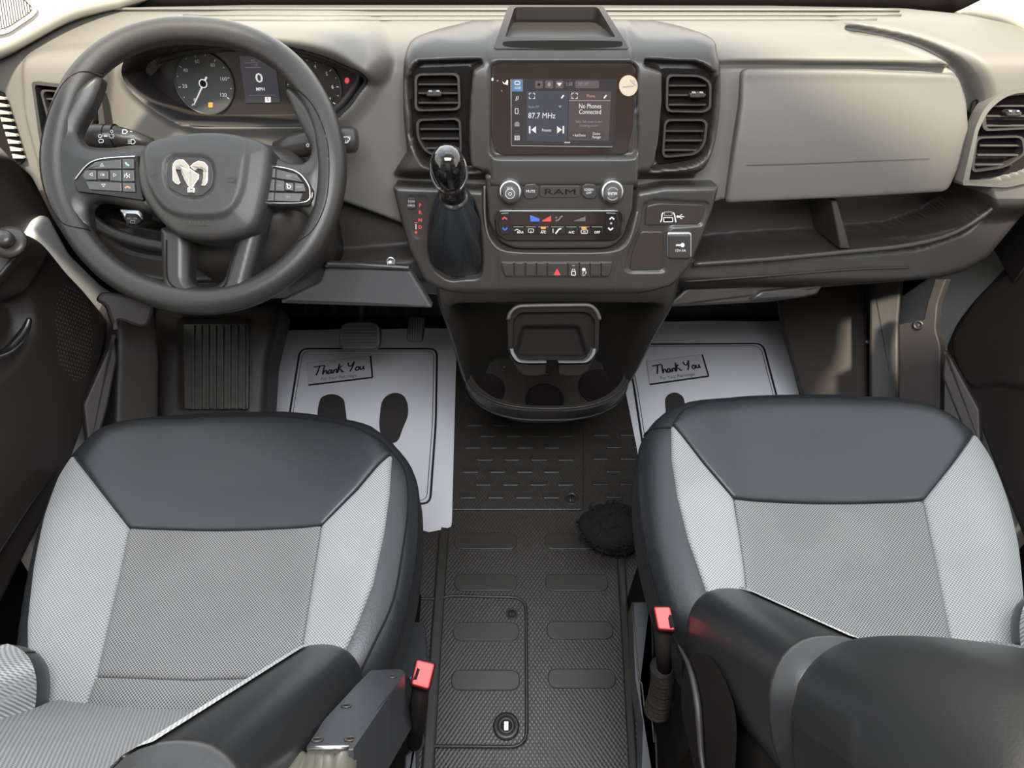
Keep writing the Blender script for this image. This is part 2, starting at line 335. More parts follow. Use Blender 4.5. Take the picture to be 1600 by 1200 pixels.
# rubber mat under the console
mt = root('rubber_mat', Pz(810, 798, 0), 'black ribbed rubber mat with small oblong pads under the centre console', 'floor mat')
mo = FL.poly(rnd([(560, 600), (700, 600), (911, 640, 4), (911, 799, 5), (560, 799, 5)], 4)); mg = [slab(FL, mo, 0, .007, .003)]
for j, ry in enumerate([662, 679, 697, 716, 735, 755, 775]):
    sx = 40+j*.6
    for k in range(8):
        x0 = 905-27-k*sx-(0 if j % 2 else 22)-8
        if x0 > 716 and x0+28 < 908 and not (j == 6 and x0 > 862): mg.append(pad(x0, ry-4.2, x0+28, ry+4.2, z=.007, th=.002))
mk('mat_sheet', mg, M_RUB, mt)
c = Pz(893, 779, .007); mk('screw', [lathe(c, (0, 0, 1), [(.0165, -.002), (.0165, .001), (.0135, .003), (.0125, .0005), (0, .0005)], 28), lathe(c, (0, 0, 1), [(.0105, 0), (.0105, .002), (0, .002)], 24, M_STACK), box(c+[-.0014, -.009, .002], c+[.0014, .009, .0027], M_BLACK)], M_RUBS, mt)
# toe board, bulkhead, side walls
def quad(a, b_, c_, d_): return Geo([a, b_, c_, d_], [[0, 1, 2, 3]], None, False)
TB = Frame((0, 1.46, 0), (0, -.93, .37))
tg = [slab(TB, np.array([(-1.1, -.02), (1.2, -.02), (1.2, .8), (-1.1, .8)]), -.03, 0)]
mk('wall_toe_board', tg, M_LOW, kind='structure')
for nm, x0, x1, lab in (('left', -.62, -.30, 0), ('right', .35, .95, 0)):
    u0, u1 = x0, x1; gg = []; k = 0; u = u0
    while u < u1: gg.append(slab(TB, np.array([(u, .005), (u+.012, .005), (u+.012, .30), (u, .30)]), 0, .008, .003)); u += .026
    if nm == 'left': mk('trim_1', gg, M_RUBS, kind='structure')
mk('wall_front', [box((-1.1, 1.62, 0), (1.2, 1.66, .9)), box((-1.1, 1.22, .60), (1.2, 1.62, .94)), box((-1.1, 1.10, .60), (-.55, 1.3, .93)), box((.62, 1.10, .60), (1.2, 1.3, .93)), box((.92, .98, .60), (1.2, 1.2, .90))], M_BLACK, kind='structure')  # boxes behind the dashboard are added to stop sun leaking into the footwells
mk('wall_left', [box((-.98, -1.3, 0), (-.92, 1.6, .62)), box((-.98, .9, .0), (-.90, 1.6, .98))], M_BLACK, kind='structure')
mk('wall_right', [box((1.06, -1.3, 0), (1.12, 1.6, .62)), box((1.04, .9, .0), (1.10, 1.6, .98))], M_BLACK, kind='structure')
M_HEAD = mat('headliner', (.58, .55, .51), .9)
mk('ceiling', slab(Frame((0, 0, 1.97), (0, 0, 1)), np.array([(-.98, -1.34), (1.12, -1.34), (1.12, .56), (.95, .60), (.60, .72), (.40, .80), (-.12, .80), (-.26, .70), (-.55, .64), (-.98, .60)]), -.03, 0), M_HEAD, kind='structure')  # unseen; front edge shaped so sun reaches the dashboard sides, not the centre
mk('wall_back', box((-.98, -1.34, 0), (1.12, -1.3, 1.97)), M_HEAD, kind='structure')  # unseen, added to shut out daylight from behind
mk('trim_14', box((-.97, -1.3, .62), (-.92, -.02, 1.93)), M_HEAD, kind='structure'); mk('trim_15', box((1.06, -1.3, .62), (1.11, -.02, 1.93)), M_HEAD, kind='structure')  # unseen rear side walls, added to cut light behind the seats
dl_ = mk('added_fill_panel', slab(Frame((.07, .12, 1.938), (0, 0, -1)), rr(-.46, -.24, .46, .24, .04), 0, .03, .006), mat('fill_panel_lens', (.8, .8, .8), .5, emit=(.93, .95, 1.), est=1.5)); dl_['label'] = 'added flat rectangular fill light panel on the headliner above the seats'; dl_['category'] = 'fill light panel'  # invented glowing fixture for the added fill light, out of view
# windscreen with its black border, side windows
def glass(name):
    m = bpy.data.materials.new(name); m.use_nodes = True; n = m.node_tree; n.nodes.clear(); o = n.nodes.new('ShaderNodeOutputMaterial'); mx = n.nodes.new('ShaderNodeMixShader')
    a = n.nodes.new('ShaderNodeBsdfTransparent'); g = n.nodes.new('ShaderNodeBsdfGlossy'); g.inputs['Roughness'].default_value = .02; a.inputs[0].default_value = (.97, .96, .94, 1); mx.inputs[0].default_value = .05
    n.links.new(a.outputs[0], mx.inputs[1]); n.links.new(g.outputs[0], mx.inputs[2]); n.links.new(mx.outputs[0], o.inputs[0]); return m
M_GLASS = glass('window_glass')
WB, WT = np.array([0, 1.20, .985]), np.array([0, .72, 1.92]); wn = unit(np.cross((1, 0, 0), WT-WB))
WF = Frame(WB, wn if wn[1] < 0 else -wn); WL = np.linalg.norm(WT-WB)
w1 = mk('window_1', slab(WF, np.array([(-.93, .0), (1.07, .0), (.98, WL), (-.84, WL)]), -.006, 0), M_GLASS, kind='structure')
M_FRIT = mat('glass_border', (.020, .014, .012), .5)
mk('border_strip', [slab(WF, cr(np.array([(-.93, -.03), (1.07, -.03), (1.07, .14), (.95, .045), (.80, .055), (.5, .05), (.07, .05), (-.4, .05), (-.66, .05), (-.80, .06), (-.93, .14)]), 4), .0005, .002)], M_FRIT, w1, kind='structure')
mk('window_2', slab(Frame((-.91, .3, 1.4), (1, 0, 0), (0, 1, 0)), np.array([(-.3, -.42), (.75, -.42), (.35, .5), (-.3, .5)]), -.004, 0), M_GLASS, kind='structure')
mk('window_3', slab(Frame((1.06, .3, 1.4), (-1, 0, 0), (0, 1, 0)), np.array([(-.3, -.5), (.35, -.5), (.75, .42), (-.3, .42)]), -.004, 0), M_GLASS, kind='structure')
# A-pillar trims
PL_ = Frame(P(80, 30, 1.30), (.72, -.55, .42), (0, 1, .1))
def pillar(name, pxs, dep, par=None, w=.03, m=M_CREAM, n_=None):
    fr = Frame(P(*dep), n_); return fr, fr.poly(pxs)
fr, o = pillar('', [(-120, -60), (175, -60), (260, -20), (198, 8), (170, 14), (112, 30), (38, 70), (-2, 88), (-120, 130)], (90, 30, 1.07), n_=(.62, -.62, .48))
tr = mk('trim_2', relief(fr, resample(cr(o, 4), 120), h=lambda U, V: .012*np.sin(U*20)*0, step=.0028, r=.012, thick=.05), M_CREAM, kind='structure')
go = fr.poly(rnd([(-30, -50, 8), (28, -18, 14), (60, 15, 14), (52, 26, 8), (12, 53, 10), (-30, 60, 8)], 8)); gi = fr.poly(rnd([(-26, -44, 8), (28, -10, 10), (52, 14, 10), (46, 22, 5), (12, 45, 8), (-26, 52, 8)], 6))
M_GRILLE = mat('grille_cream', (.50, .49, .42), .6)
sg = root('speaker_grille', P(20, 20, 1.22), 'small square cream speaker grille with fine ribs on the left pillar trim', 'speaker grille')
mk('grille_frame', ring_slab(fr, resample(go, 60), resample(gi, 60), -.001, .004), M_CREAM, sg)
rg = [slab(fr, gi, 0, .0012, mat=M_STACK)]
gu0, gv0 = gi.min(0); gu1, gv1 = gi.max(0)
for k in range(20):
    a = gu0+(gu1-gu0)*(k+.5)/20; sd = [q for q in np.linspace(gv0, gv1, 120) if sdist(np.array([a]), np.array([q]), gi)[0][0] > .001]
    if len(sd) > 4: rg.append(slab(fr, np.array([(a-.0010, sd[0]), (a+.0008, sd[0]), (a+.0008, sd[-1]), (a-.0010, sd[-1])]), .001, .0032, .0005))
mk('grille_ribs', rg, M_GRILLE, sg)
fr, o = pillar('', [(1488, 22), (1510, 8), (1560, -20), (1600, -70), (1720, -70), (1720, 120), (1650, 75), (1601, 58), (1560, 36)], (1570, 20, 1.10), n_=(-.62, -.62, .48))
mk('trim_3', relief(fr, resample(cr(o, 4), 120), step=.0028, r=.012, thick=.05), M_CREAM, kind='structure')
# painted door frames seen between dashboard and doors
def flatpx(pxs, x, w=.02, rn=4, nx=1): fr_ = Frame((x, 1, .5), (nx, 0, 0), (0, 1, 0)); return fr_, fr_.poly(rnd(pxs, rn))
mk('trim_16', ppoly(Frame((-.875, 1, .5), (1, 0, 0), (0, 1, 0)), [(-160, 120), (10, 180), (48, 270), (84, 345), (84, 420), (-160, 520)], -.02, .0), M_LOW, kind='structure')
fr, o = flatpx([(62, 344), (78, 335), (110, 395), (160, 445), (200, 470), (200, 900), (100, 930), (-40, 700), (30, 400)], -.86)
mk('trim_4', relief(fr, resample(o, 200), step=.008, r=.01, thick=.03), M_WHITE, kind='structure')
fr, o = flatpx([(1612, 335), (1570, 335), (1500, 395), (1460, 425), (1395, 470), (1395, 900), (1500, 930), (1700, 700), (1640, 380)], 1.02, nx=-1)
mk('trim_5', relief(fr, resample(o, 200), step=.008, r=.01, thick=.03), M_WHITE, kind='structure')
# ================================================================ dashboard
DF = Frame((0, 1.0, .949), (0, -math.cos(math.radians(25)), math.sin(math.radians(25))))
dash = root('dashboard', (.07, 1.1, .45), 'wide dark grey moulded dashboard running across the whole cab under the windscreen', 'dashboard')
def dz(px, py, z): return DF.uvp(Pz(px, py, z))
V0 = DF.uv(800, 86)[1]
ZT = 1.004
top = [dz(-60, 95, ZT), dz(0, 88, ZT), dz(40, 70, ZT), dz(115, 29, ZT), dz(180, 12, ZT-.002), dz(400, 8, ZT-.004), dz(800, 8, ZT-.004), dz(1200, 9, ZT-.004), dz(1400, 13, ZT), dz(1490, 22, ZT), dz(1560, 36, ZT), dz(1640, 60, ZT)]
bot = DF.poly([(1690, 200), (1650, 290), (1600, 346), (1574, 378), (1548, 409), (1513, 428), (1477, 439), (1380, 455), (1290, 470), (1180, 474), (1040, 478), (800, 500), (672, 481), (560, 476), (447, 469), (330, 480), (230, 480), (190, 468), (150, 440), (110, 395), (75, 345), (42, 280), (14, 255), (-70, 240)])
outl = resample(np.vstack([top, bot]), 400)
cl_px = [(201, 111), (227, 87), (265, 76), (320, 71), (380, 69), (440, 74), (502, 88), (545, 104), (577, 116), (563, 140), (542, 167), (515, 186), (465, 191), (310, 191), (265, 177), (227, 152), (205, 130)]
CL = DF.poly(cr(cl_px, 4))
HOOD = DF.poly(cr([(186, 122), (196, 80), (230, 54), (300, 36), (400, 26), (500, 28), (565, 46), (592, 84), (590, 116), (572, 122), (520, 92), (440, 74), (320, 71), (240, 84), (205, 108)], 4), .04)
RING = DF.poly(cr([(188, 118), (210, 150), (260, 187), (310, 205), (420, 207), (512, 204), (560, 170), (592, 118), (592, 84), (560, 50), (470, 30), (330, 30), (230, 54), (192, 90)], 4), .015)
SHELF = DF.poly(rnd([(1085, 335), (1120, 318), (1235, 316), (1340, 311), (1462, 300), (1520, 270), (1540, 330), (1510, 360), (1440, 385), (1330, 395), (1200, 402), (1086, 412)], 14))
LKNEE = DF.poly(rnd([(140, 330), (170, 318), (260, 300), (470, 300), (560, 330), (640, 360), (650, 400), (500, 412), (480, 430), (250, 430), (150, 400)], 20))
LPOCK = DF.poly(cr([(141, 338), (160, 325), (200, 318), (260, 322), (330, 330), (400, 360), (330, 376), (260, 372), (200, 364), (158, 350)], 4))
LPOD = DF.poly(rnd([(38, 88), (60, 78), (120, 73), (175, 72), (172, 120), (166, 200), (150, 290), (72, 282), (45, 180)], 18))
GROOVE = DF.poly(cr([(1062, 99), (1150, 97), (1300, 99), (1420, 101), (1488, 104), (1493, 108), (1420, 108), (1300, 106), (1150, 104), (1062, 104)], 3))
RPAD = DF.poly(cr([(1350, 42), (1400, 52), (1450, 68), (1490, 92), (1510, 120), (1522, 160), (1518, 210), (1502, 262), (1492, 310), (1520, 330), (1640, 300), (1720, 100), (1600, 20), (1450, 12), (1380, 26)], 4))
RGAP = DF.poly(cr([(1352, 42), (1400, 52), (1450, 66), (1492, 92), (1512, 122), (1523, 160), (1519, 210), (1503, 262), (1488, 306), (1476, 306), (1494, 256), (1509, 205), (1511, 160), (1500, 126), (1482, 100), (1445, 76), (1396, 60), (1350, 52)], 4))
RBIN = DF.poly(cr([(1066, 48), (1150, 44), (1300, 50), (1390, 58), (1440, 74), (1480, 102), (1400, 100), (1200, 97), (1080, 97)], 4))
LVEN = DF.poly(rnd([(57, 134, 4), (150, 145, 4), (150, 215), (146, 270, 6), (84, 268, 6), (68, 215)], 5), .018)
RVEN = DF.poly(rnd([(1512, 282, 3), (1525, 206), (1541, 174, 20), (1572, 148, 20), (1668, 140), (1656, 248), (1600, 272), (1558, 282)], 6), .028)
def hdash(U, V):
    a = 1.75; k = .010
    W = -a*k*np.log1p(np.exp(np.clip((V-V0)/k, -40, 40)))
    W += .016*inpoly(U, V, LPOD, .012)
    W += .018*inpoly(U, V, RING, .030)+.050*inpoly(U, V, HOOD, .030)
    W -= .085*inpoly(U, V, CL, .006)
    W -= .042*inpoly(U, V, LVEN, .004)+.050*inpoly(U, V, RVEN, .004)
    W -= .13*inpoly(U, V, SHELF, .012)
    W -= .045*inpoly(U, V, LKNEE, .02)
    W -= .03*inpoly(U, V, LPOCK, .008)
    W -= .010*inpoly(U, V, GROOVE, .003)
    W += .014*inpoly(U, V, RBIN, .010)
    W += .030*inpoly(U, V, RPAD, .04)
    W -= .020*inpoly(U, V, RGAP, .006)
    yl = DF.uv(800, 432)[1]
    W -= .05*sstep(yl-V, 0, .05)
    return W
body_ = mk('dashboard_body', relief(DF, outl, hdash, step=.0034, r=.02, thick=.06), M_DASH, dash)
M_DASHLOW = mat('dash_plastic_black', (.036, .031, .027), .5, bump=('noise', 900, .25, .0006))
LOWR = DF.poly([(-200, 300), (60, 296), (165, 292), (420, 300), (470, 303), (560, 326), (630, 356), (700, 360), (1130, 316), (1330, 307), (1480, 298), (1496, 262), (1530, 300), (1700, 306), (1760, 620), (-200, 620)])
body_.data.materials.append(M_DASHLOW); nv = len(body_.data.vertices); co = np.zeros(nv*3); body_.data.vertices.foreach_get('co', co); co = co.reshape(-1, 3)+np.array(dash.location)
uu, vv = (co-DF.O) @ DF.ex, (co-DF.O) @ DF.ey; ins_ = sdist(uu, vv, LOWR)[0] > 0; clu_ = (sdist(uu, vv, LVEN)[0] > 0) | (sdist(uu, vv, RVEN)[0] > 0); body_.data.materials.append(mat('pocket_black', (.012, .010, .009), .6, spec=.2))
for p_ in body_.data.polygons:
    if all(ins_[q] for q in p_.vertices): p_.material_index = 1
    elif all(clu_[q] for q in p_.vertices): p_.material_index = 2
cs_o = resample(CL, 140); cs_c = cs_o.mean(0); cs_n = np.roll(cs_o, -1, 0)-np.roll(cs_o, 1, 0); cs_n = np.stack([cs_n[:, 1], -cs_n[:, 0]], 1)/np.linalg.norm(cs_n, axis=1)[:, None]
if ((cs_o-cs_c)*cs_n).sum() < 0: cs_n = -cs_n
hw_ = hdash(*(cs_o+cs_n*.0035).T); V_ = []
for off_, top_ in ((.0030, hw_+.0004), (-.0015, hw_-.003)): V_.append(DF.pts(np.column_stack([cs_o+cs_n*off_, top_])))
V_.append(DF.pts(np.column_stack([cs_o-cs_n*.006, np.full(140, -.058)]))); F_s = [[k*140+i, k*140+(i+1) % 140, (k+1)*140+(i+1) % 140, (k+1)*140+i] for k in range(2) for i in range(140)]
mk('cluster_shroud', Geo(np.vstack(V_), F_s), mat('shroud_black', (.014, .012, .011), .55), dash)
# glove box lid
GB = DF.poly(rnd([(1160, 108, 10), (1330, 109), (1500, 116, 14), (1510, 160), (1511, 205), (1497, 260), (1480, 300, 10), (1330, 309), (1134, 318, 6), (1146, 230), (1157, 160)], 4), .012)
gb = mk('glove_box_lid', relief(DF, resample(GB, 200), lambda U, V: .012+.008*np.sin(np.clip((V-DF.uv(0, 318)[1])/.18, 0, 1)*math.pi), step=.004, r=.006, thick=.02), M_DASH, dash)
yv = [(1166, 258), (1250, 256), (1350, 252), (1452, 248)]
mk('lid_seam', stroke(DF, cr(yv, 6, False), .0205, .0008, M_STACK, th=.001), M_STACK, gb)
# shelf in front of the passenger: floor, divider and lip
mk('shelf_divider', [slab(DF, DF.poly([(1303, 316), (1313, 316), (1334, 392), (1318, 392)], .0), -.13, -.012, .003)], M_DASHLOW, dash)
lip = np.array([DF.pts([(*DF.uv(x, y, .012), .012)])[0] for x, y in cr([(1083, 413), (1200, 405), (1320, 394), (1420, 383), (1490, 364), (1545, 330), (1590, 290)], 6, False)])
mk('shelf_lip', tube(lip, .0045, 10), M_STACK, dash)
lip2 = np.array([DF.pts([(*DF.uv(x, y, .004), .004)])[0] for x, y in cr([(1070, 440), (1200, 431), (1330, 421), (1420, 418)], 6, False)])
mk('lower_seam', tube(lip2, .0015, 6), M_DARK, dash)
# lower panel with the pull handle
LPF = Frame(P(1160, 460, 1.26), (0, -.80, .60))
lp = mk('lower_panel', ppoly(LPF, rnd([(1040, 480), (1072, 452), (1285, 444), (1282, 452), (1262, 464), (1200, 472)], 5), -.02, 0, .004), M_STACK, dash)
mk('pull_handle', [ppoly(LPF, rnd([(1172, 468), (1190, 455), (1286, 446), (1278, 460), (1250, 466)], 5), 0, .014, .004), ppoly(LPF, rnd([(1184, 466), (1196, 458), (1262, 452), (1256, 460)], 4), .014, .0145, 0, M_DARK)], M_STACK, lp)
# knee panel under the column, seam panels, bottom cover on the driver's side
KPF = Frame(P(560, 450, 1.17), (0, -.88, .47))
mk('knee_panel', ppoly(KPF, rnd([(436, 472), (500, 442), (508, 418, 8), (640, 422), (676, 482), (560, 476)], 5), -.02, .0, .004), mat('knee_plastic', (.06, .058, .060), .5), dash)
mk('knee_rail', ppoly(KPF, rnd([(510, 410), (560, 411), (640, 416), (640, 423), (506, 418)], 2), 0, .012, .003), M_STACK, dash)
c = KPF.pts([(*KPF.uv(611, 408, .002), .002)])[0]; mk('bolt', lathe(c, KPF.n, [(.0075, 0), (.0075, .003), (.005, .004), (.005, .002), (0, .002)], 20), M_SATIN, dash)
mk('lower_trim_bar', [tube(np.array([DF.pts([(*DF.uv(x, y, .02), .02)])[0] for x, y in cr([(142, 344), (170, 362), (210, 376), (260, 386), (330, 394), (400, 402)], 6, False)]), .010, 12)], M_STACK, dash)
mk('lower_trim_panel', ppoly(DF, cr([(152, 360), (200, 388), (270, 400), (420, 412), (500, 412), (520, 440), (420, 470), (300, 476), (200, 462), (165, 420)], 4), -.05, -.01, .01, tw=-.01), M_LOW, dash)
# demister slot in the left end, slats
dv = mk('demister_vent', [ppoly(DF, rnd([(-12, 140), (4, 146), (14, 175), (24, 205), (37, 252), (28, 258), (-30, 200)], 2), 0, .006, .001, tw=.006)], M_BLACK, dash)
sl = []
for k in range(9):
    t_ = k/8; x1 = 3+t_*29; y1 = 152+t_*92
    sl.append(ppoly(DF, [(x1-14, y1-3), (x1+3, y1+1), (x1+4, y1+4), (x1-12, y1+4)], .004, .012, .001, tw=.012))
mk('slats', sl, M_CREAM, dv)
# defroster ridge lines along the windscreen
for (a, b_, z_) in ((14, 16, 1.002), (24, 23, 1.000), (31, 30, .999)):
    p_ = [Pz(x, a+(b_-a)*(x-170)/1200, 1.0) for x in np.linspace(170 if a < 20 else 300, 1380 if a < 30 else 1345, 40)]
    pp = []
    for q in p_:
        u_, v_ = DF.uvp(q); w_ = hdash(np.array([[u_]]), np.array([[v_]]))[0, 0]; pp.append(DF.pts([(u_, v_, w_)])[0])
    mk('defroster_rib', tube(np.array(pp), .0022, 8), M_DASH, dash)
# ================================================================ centre stack
cs = root('centre_stack', (.07, .95, .70), 'dark grey centre stack holding screen, vents and climate controls', 'centre stack')
OS = .045                                                          # face of the stack above the dashboard plane
V1 = DF.uv(880, 84, OS)[1]
def dzz(px, py, z): return DF.uvp(Pz(px, py, z))
ups = np.vstack([DF.poly([(640, 296), (633, 240), (627, 180), (627, 110), (630, 84)], OS),
                 [dzz(645, 62, 1.015), dzz(670, 50, 1.015), dzz(715, 38, 1.01), dzz(770, 30, 1.01), dzz(985, 30, 1.01), dzz(1040, 36, 1.01), dzz(1085, 48, 1.015), dzz(1112, 62, 1.015)],
                 DF.poly([(1128, 84), (1131, 110), (1129, 180), (1118, 240), (1096, 278), (1060, 296)], OS)])
LV = DF.poly(rnd([(637, 120, 22), (650, 97, 16), (752, 95, 3), (752, 100, 3), (738, 108, 6), (733, 160), (731, 225), (735, 262, 5), (752, 268, 2), (700, 274, 10), (658, 258, 16), (641, 215, 10), (638, 160)], 10), OS)
RV = DF.poly(rnd([(1009, 95, 3), (1095, 98, 16), (1119, 115, 18), (1122, 150), (1117, 210, 10), (1105, 248, 14), (1070, 262, 12), (1016, 268, 3), (1024, 258, 4), (1032, 215), (1036, 160), (1037, 112, 6), (1009, 102, 3)], 10), OS)
SCR = DF.poly(rr(766, 98, 996, 246, 14), OS)
TRAYO = DF.uv(880, 78, OS)[1]
SLOT = DF.poly(cr([(786, 66), (800, 64), (880, 63), (960, 64), (972, 66), (962, 73), (880, 75), (798, 73)], 4), OS)
SEAM1 = [DF.poly([(763.5, 60), (765.5, 60), (767, 280), (765, 280)], OS), DF.poly([(986, 60), (988, 60), (999, 200), (998, 280), (996, 280), (997, 200)], OS)]
BOWLL = np.array([dzz(x, y, 1.005) for x, y in cr([(678, 38), (700, 24), (738, 20), (768, 26), (762, 46), (735, 52), (700, 50)], 4)])
BOWLR = np.array([dzz(x, y, 1.005) for x, y in cr([(982, 26), (1020, 20), (1058, 24), (1085, 42), (1050, 50), (1010, 50), (988, 46)], 4)])
MIDB = DF.poly([(764, 300), (764, 40), (987, 40), (999, 300)], OS)
def hup(U, V):
    k = .008; W = OS*np.ones_like(U)-1.9*k*np.log1p(np.exp(np.clip((V-V1)/k, -40, 40)))
    W -= .034*inpoly(U, V, LV, .005)+.034*inpoly(U, V, RV, .005)
    W += .003*inpoly(U, V, MIDB, .004)
    W -= .010*inpoly(U, V, SCR, .005)
    W -= .020*inpoly(U, V, SLOT, .004)
    W -= .014*inpoly(U, V, BOWLL, .02)+.014*inpoly(U, V, BOWLR, .02)
    for s_ in SEAM1: W -= .003*inpoly(U, V, s_, .0015)
    W -= .05*sstep(DF.uv(880, 262, OS)[1]-V, 0, .035)*(1-inpoly(U, V, MIDB, .004))
    return W
mk('upper_shell', relief(DF, resample(cr(ups, 3), 300), hup, step=.0026, r=.016, drop=.022, thick=.06), M_STACK, cs)
# lower shell with the shifter wing and the socket wing
lo_px = [(612, 291, 3), (690, 294), (757, 298), (998, 300), (1040, 292), (1125, 291, 3), (1116, 325), (1100, 370), (1080, 415), (1055, 446, 10), (1000, 465), (930, 473), (850, 474), (760, 470), (700, 460, 10), (662, 440, 8), (640, 395), (625, 345)]
BOOTP = DF.poly(rnd([(688, 306), (735, 306), (748, 340), (753, 400), (752, 434), (700, 438), (676, 420), (670, 385), (676, 335)], 10), OS)
SHP = DF.poly(rnd([(636, 307, 8), (668, 306, 6), (668, 330), (661, 366), (652, 374, 6), (645, 366), (640, 335)], 5), OS)
UPAN = DF.poly(rnd([(757, 262, 2), (757, 340), (766, 372, 12), (790, 392, 14), (880, 393), (958, 392, 14), (978, 376, 12), (992, 330), (999, 262, 2)], 8), OS)
USB = DF.poly(rnd([(1005, 318, 8), (1022, 312, 4), (1108, 316, 6), (1106, 330), (1097, 352, 5), (1050, 355), (1044, 362), (1040, 425, 8), (985, 426, 8), (976, 422, 4), (981, 395), (1000, 355)], 4), OS)
def hlo(U, V):
    W = OS*np.ones_like(U)
    W -= .010*inpoly(U, V, BOOTP, .006)
    W -= .0012*inpoly(U, V, SHP, .0012)
    W -= .012*inpoly(U, V, UPAN, .010)
    W -= .004*inpoly(U, V, USB, .004)
    for s_ in (DF.poly([(775, 392), (776.5, 392), (780, 472), (778, 472)], OS), DF.poly([(963, 392), (965, 392), (958, 470), (956, 470)], OS)): W -= .002*inpoly(U, V, s_, .0015)
    W -= .025*sstep(DF.uv(880, 448, OS)[1]-V, 0, .04)
    return W
mk('lower_shell', relief(DF, resample(DF.poly(rnd(lo_px, 6), OS), 300), hlo, step=.0024, r=.008, thick=.09), M_STACK, cs)
# middle control panel (radio and climate)
mid = mk('control_panel', relief(DF, resample(DF.poly(rnd([(758, 273, 2), (992, 273, 2), (988, 330), (972, 374, 10), (952, 388, 12), (805, 389, 14), (780, 378, 10), (763, 345)], 4), OS), 200), lambda U, V: (OS+.001)*np.ones_like(U)-.003*inpoly(U, V, DF.poly(rnd([(778, 292, 6), (966, 292, 6), (964, 312), (780, 312)], 4), OS), .004)*0, step=.0026, r=.004, thick=.03), M_STACK, cs)
mk('recess_edge', tube(DF.pts([(*q, OS+.0005) for q in resample(DF.poly(cr([(757, 290), (758, 345), (768, 378), (795, 394), (880, 396), (955, 394), (982, 378), (996, 330)], 5, False), OS), 60, False)]), .0016, 8), M_DASH, cs)
W2 = OS+.001
def T(px, py, h, s, m=M_PRINT, **k): return text(DF, px, py, h, s, k.pop('w', W2), m, **k)
# dials
def dial(px, py, txt, mk_='ring'):
    o = root('control_dial', DF.pts([(*DF.uv(px, py, W2), W2)])[0], 'silver ringed round %s' % txt, 'dial', 'control dials of the radio')
    c = DF.pts([(*DF.uv(px+1, py-3, W2), W2)])[0]
    mk('dial_ring', [lathe(c, DF.n+np.array([0, .12, .12]), [(.0185, 0), (.0185, .006), (.0165, .014), (.0140, .0165), (.0135, .0155), (.0, .0155)], 40)], M_SATIN, o)
    c2 = c+DF.n*.0158; fr = Frame(c2, DF.n+np.array([0, .12, .12]))
    mk('dial_face', [lathe(c2, fr.n, [(.0137, -.002), (.0137, .001), (.0125, .002), (0, .002)], 36)], M_DARK, o)
    g = [stroke(fr, ell(0, 0, .0068, .0068, 28), .002, .0006, M_PRINT, True, px=False)]
    cpx = project(c2)
    if mk_ == 'power': g += [text(fr, cpx[0], cpx[1]-8.5, 3.5, 'VOL', .002, M_PRINT), stroke(fr, ell(0, 0, .0022, .0022, 16), .002, .0005, M_PRINT, True, px=False)]
    else: g = [text(fr, cpx[0], cpx[1], 4, 'ENTER', .002, M_PRINT, sx=.9), stroke(fr, ell(0, 0, .0088, .0088, 14, math.pi*.2, math.pi*.8), .002, .0012, M_PRDIM, px=False), stroke(fr, ell(0, 0, .0088, .0088, 14, math.pi*1.2, math.pi*1.8), .002, .0012, M_PRDIM, px=False)]
    mk('dial_marks', g, M_PRINT, o); return o
def project(p):
    d = np.array(p)-CAM; F_ = np.array([0, CS, -SN]); U_ = np.array([0, SN, CS]); z = d.dot(F_); return 800+d[0]/z*FPX, 600-d.dot(U_)/z*FPX
dial(796, 302, 'volume dial left of the mute button', 'power'); dial(954, 302, 'tuning dial right of the screen off button')
mk('mute_button', [ppoly(DF, rnd([(820, 288), (836, 287), (842, 292), (842, 305), (836, 311), (822, 311), (817, 304)], 3), W2, W2+.004, .0015), T(829, 299, 4, 'MUTE', w=W2+.004)], M_DARK, mid)
mk('screen_off_button', [ppoly(DF, rnd([(909, 292), (915, 287), (930, 288), (934, 304), (929, 311), (916, 311), (909, 305)], 3), W2, W2+.004, .0015), T(920, 296.5, 3.6, 'SCREEN', w=W2+.004, sx=.85), T(920, 301.5, 3.6, 'OFF', w=W2+.004)], M_DARK, mid)
mk('name_plate', [ppoly(DF, rnd([(844, 290), (906, 290), (907, 306), (900, 309), (850, 309), (843, 306)], 2), W2, W2+.0018, .001), T(875, 300, 9, 'RAM', M_BLACK, w=W2+.0018, sx=2.0, th=.0012)], M_DARK, mid)
# climate panel
cp = root('climate_panel', DF.pts([(*DF.uv(875, 380, W2), W2)])[0], 'gloss black climate control panel with small blue and red wedges under the two dials', 'climate panel')
W3 = W2+.006
mk('panel_glass', [ppoly(DF, rnd([(778, 328, 6), (970, 328, 6), (976, 340), (972, 366, 5), (960, 377, 6), (790, 377, 6), (775, 366, 5), (772, 340)], 4), W2-.004, W3, .002)], M_GLOSS, cp)
mk('panel_rim', [tube(DF.pts([(*q, W3) for q in resample(DF.poly(cr([(773, 345), (775, 333), (782, 328), (800, 327)], 5, False), W3), 20, False)]), .0009, 6), tube(DF.pts([(*q, W3) for q in resample(DF.poly(cr([(945, 327), (964, 328), (972, 334), (974, 346)], 5, False), W3), 20, False)]), .0009, 6), tube(DF.pts([(*q, W3) for q in resample(DF.poly([(800, 327), (945, 327)], W3), 20, False)]), .0006, 6)], M_STACK, cp)
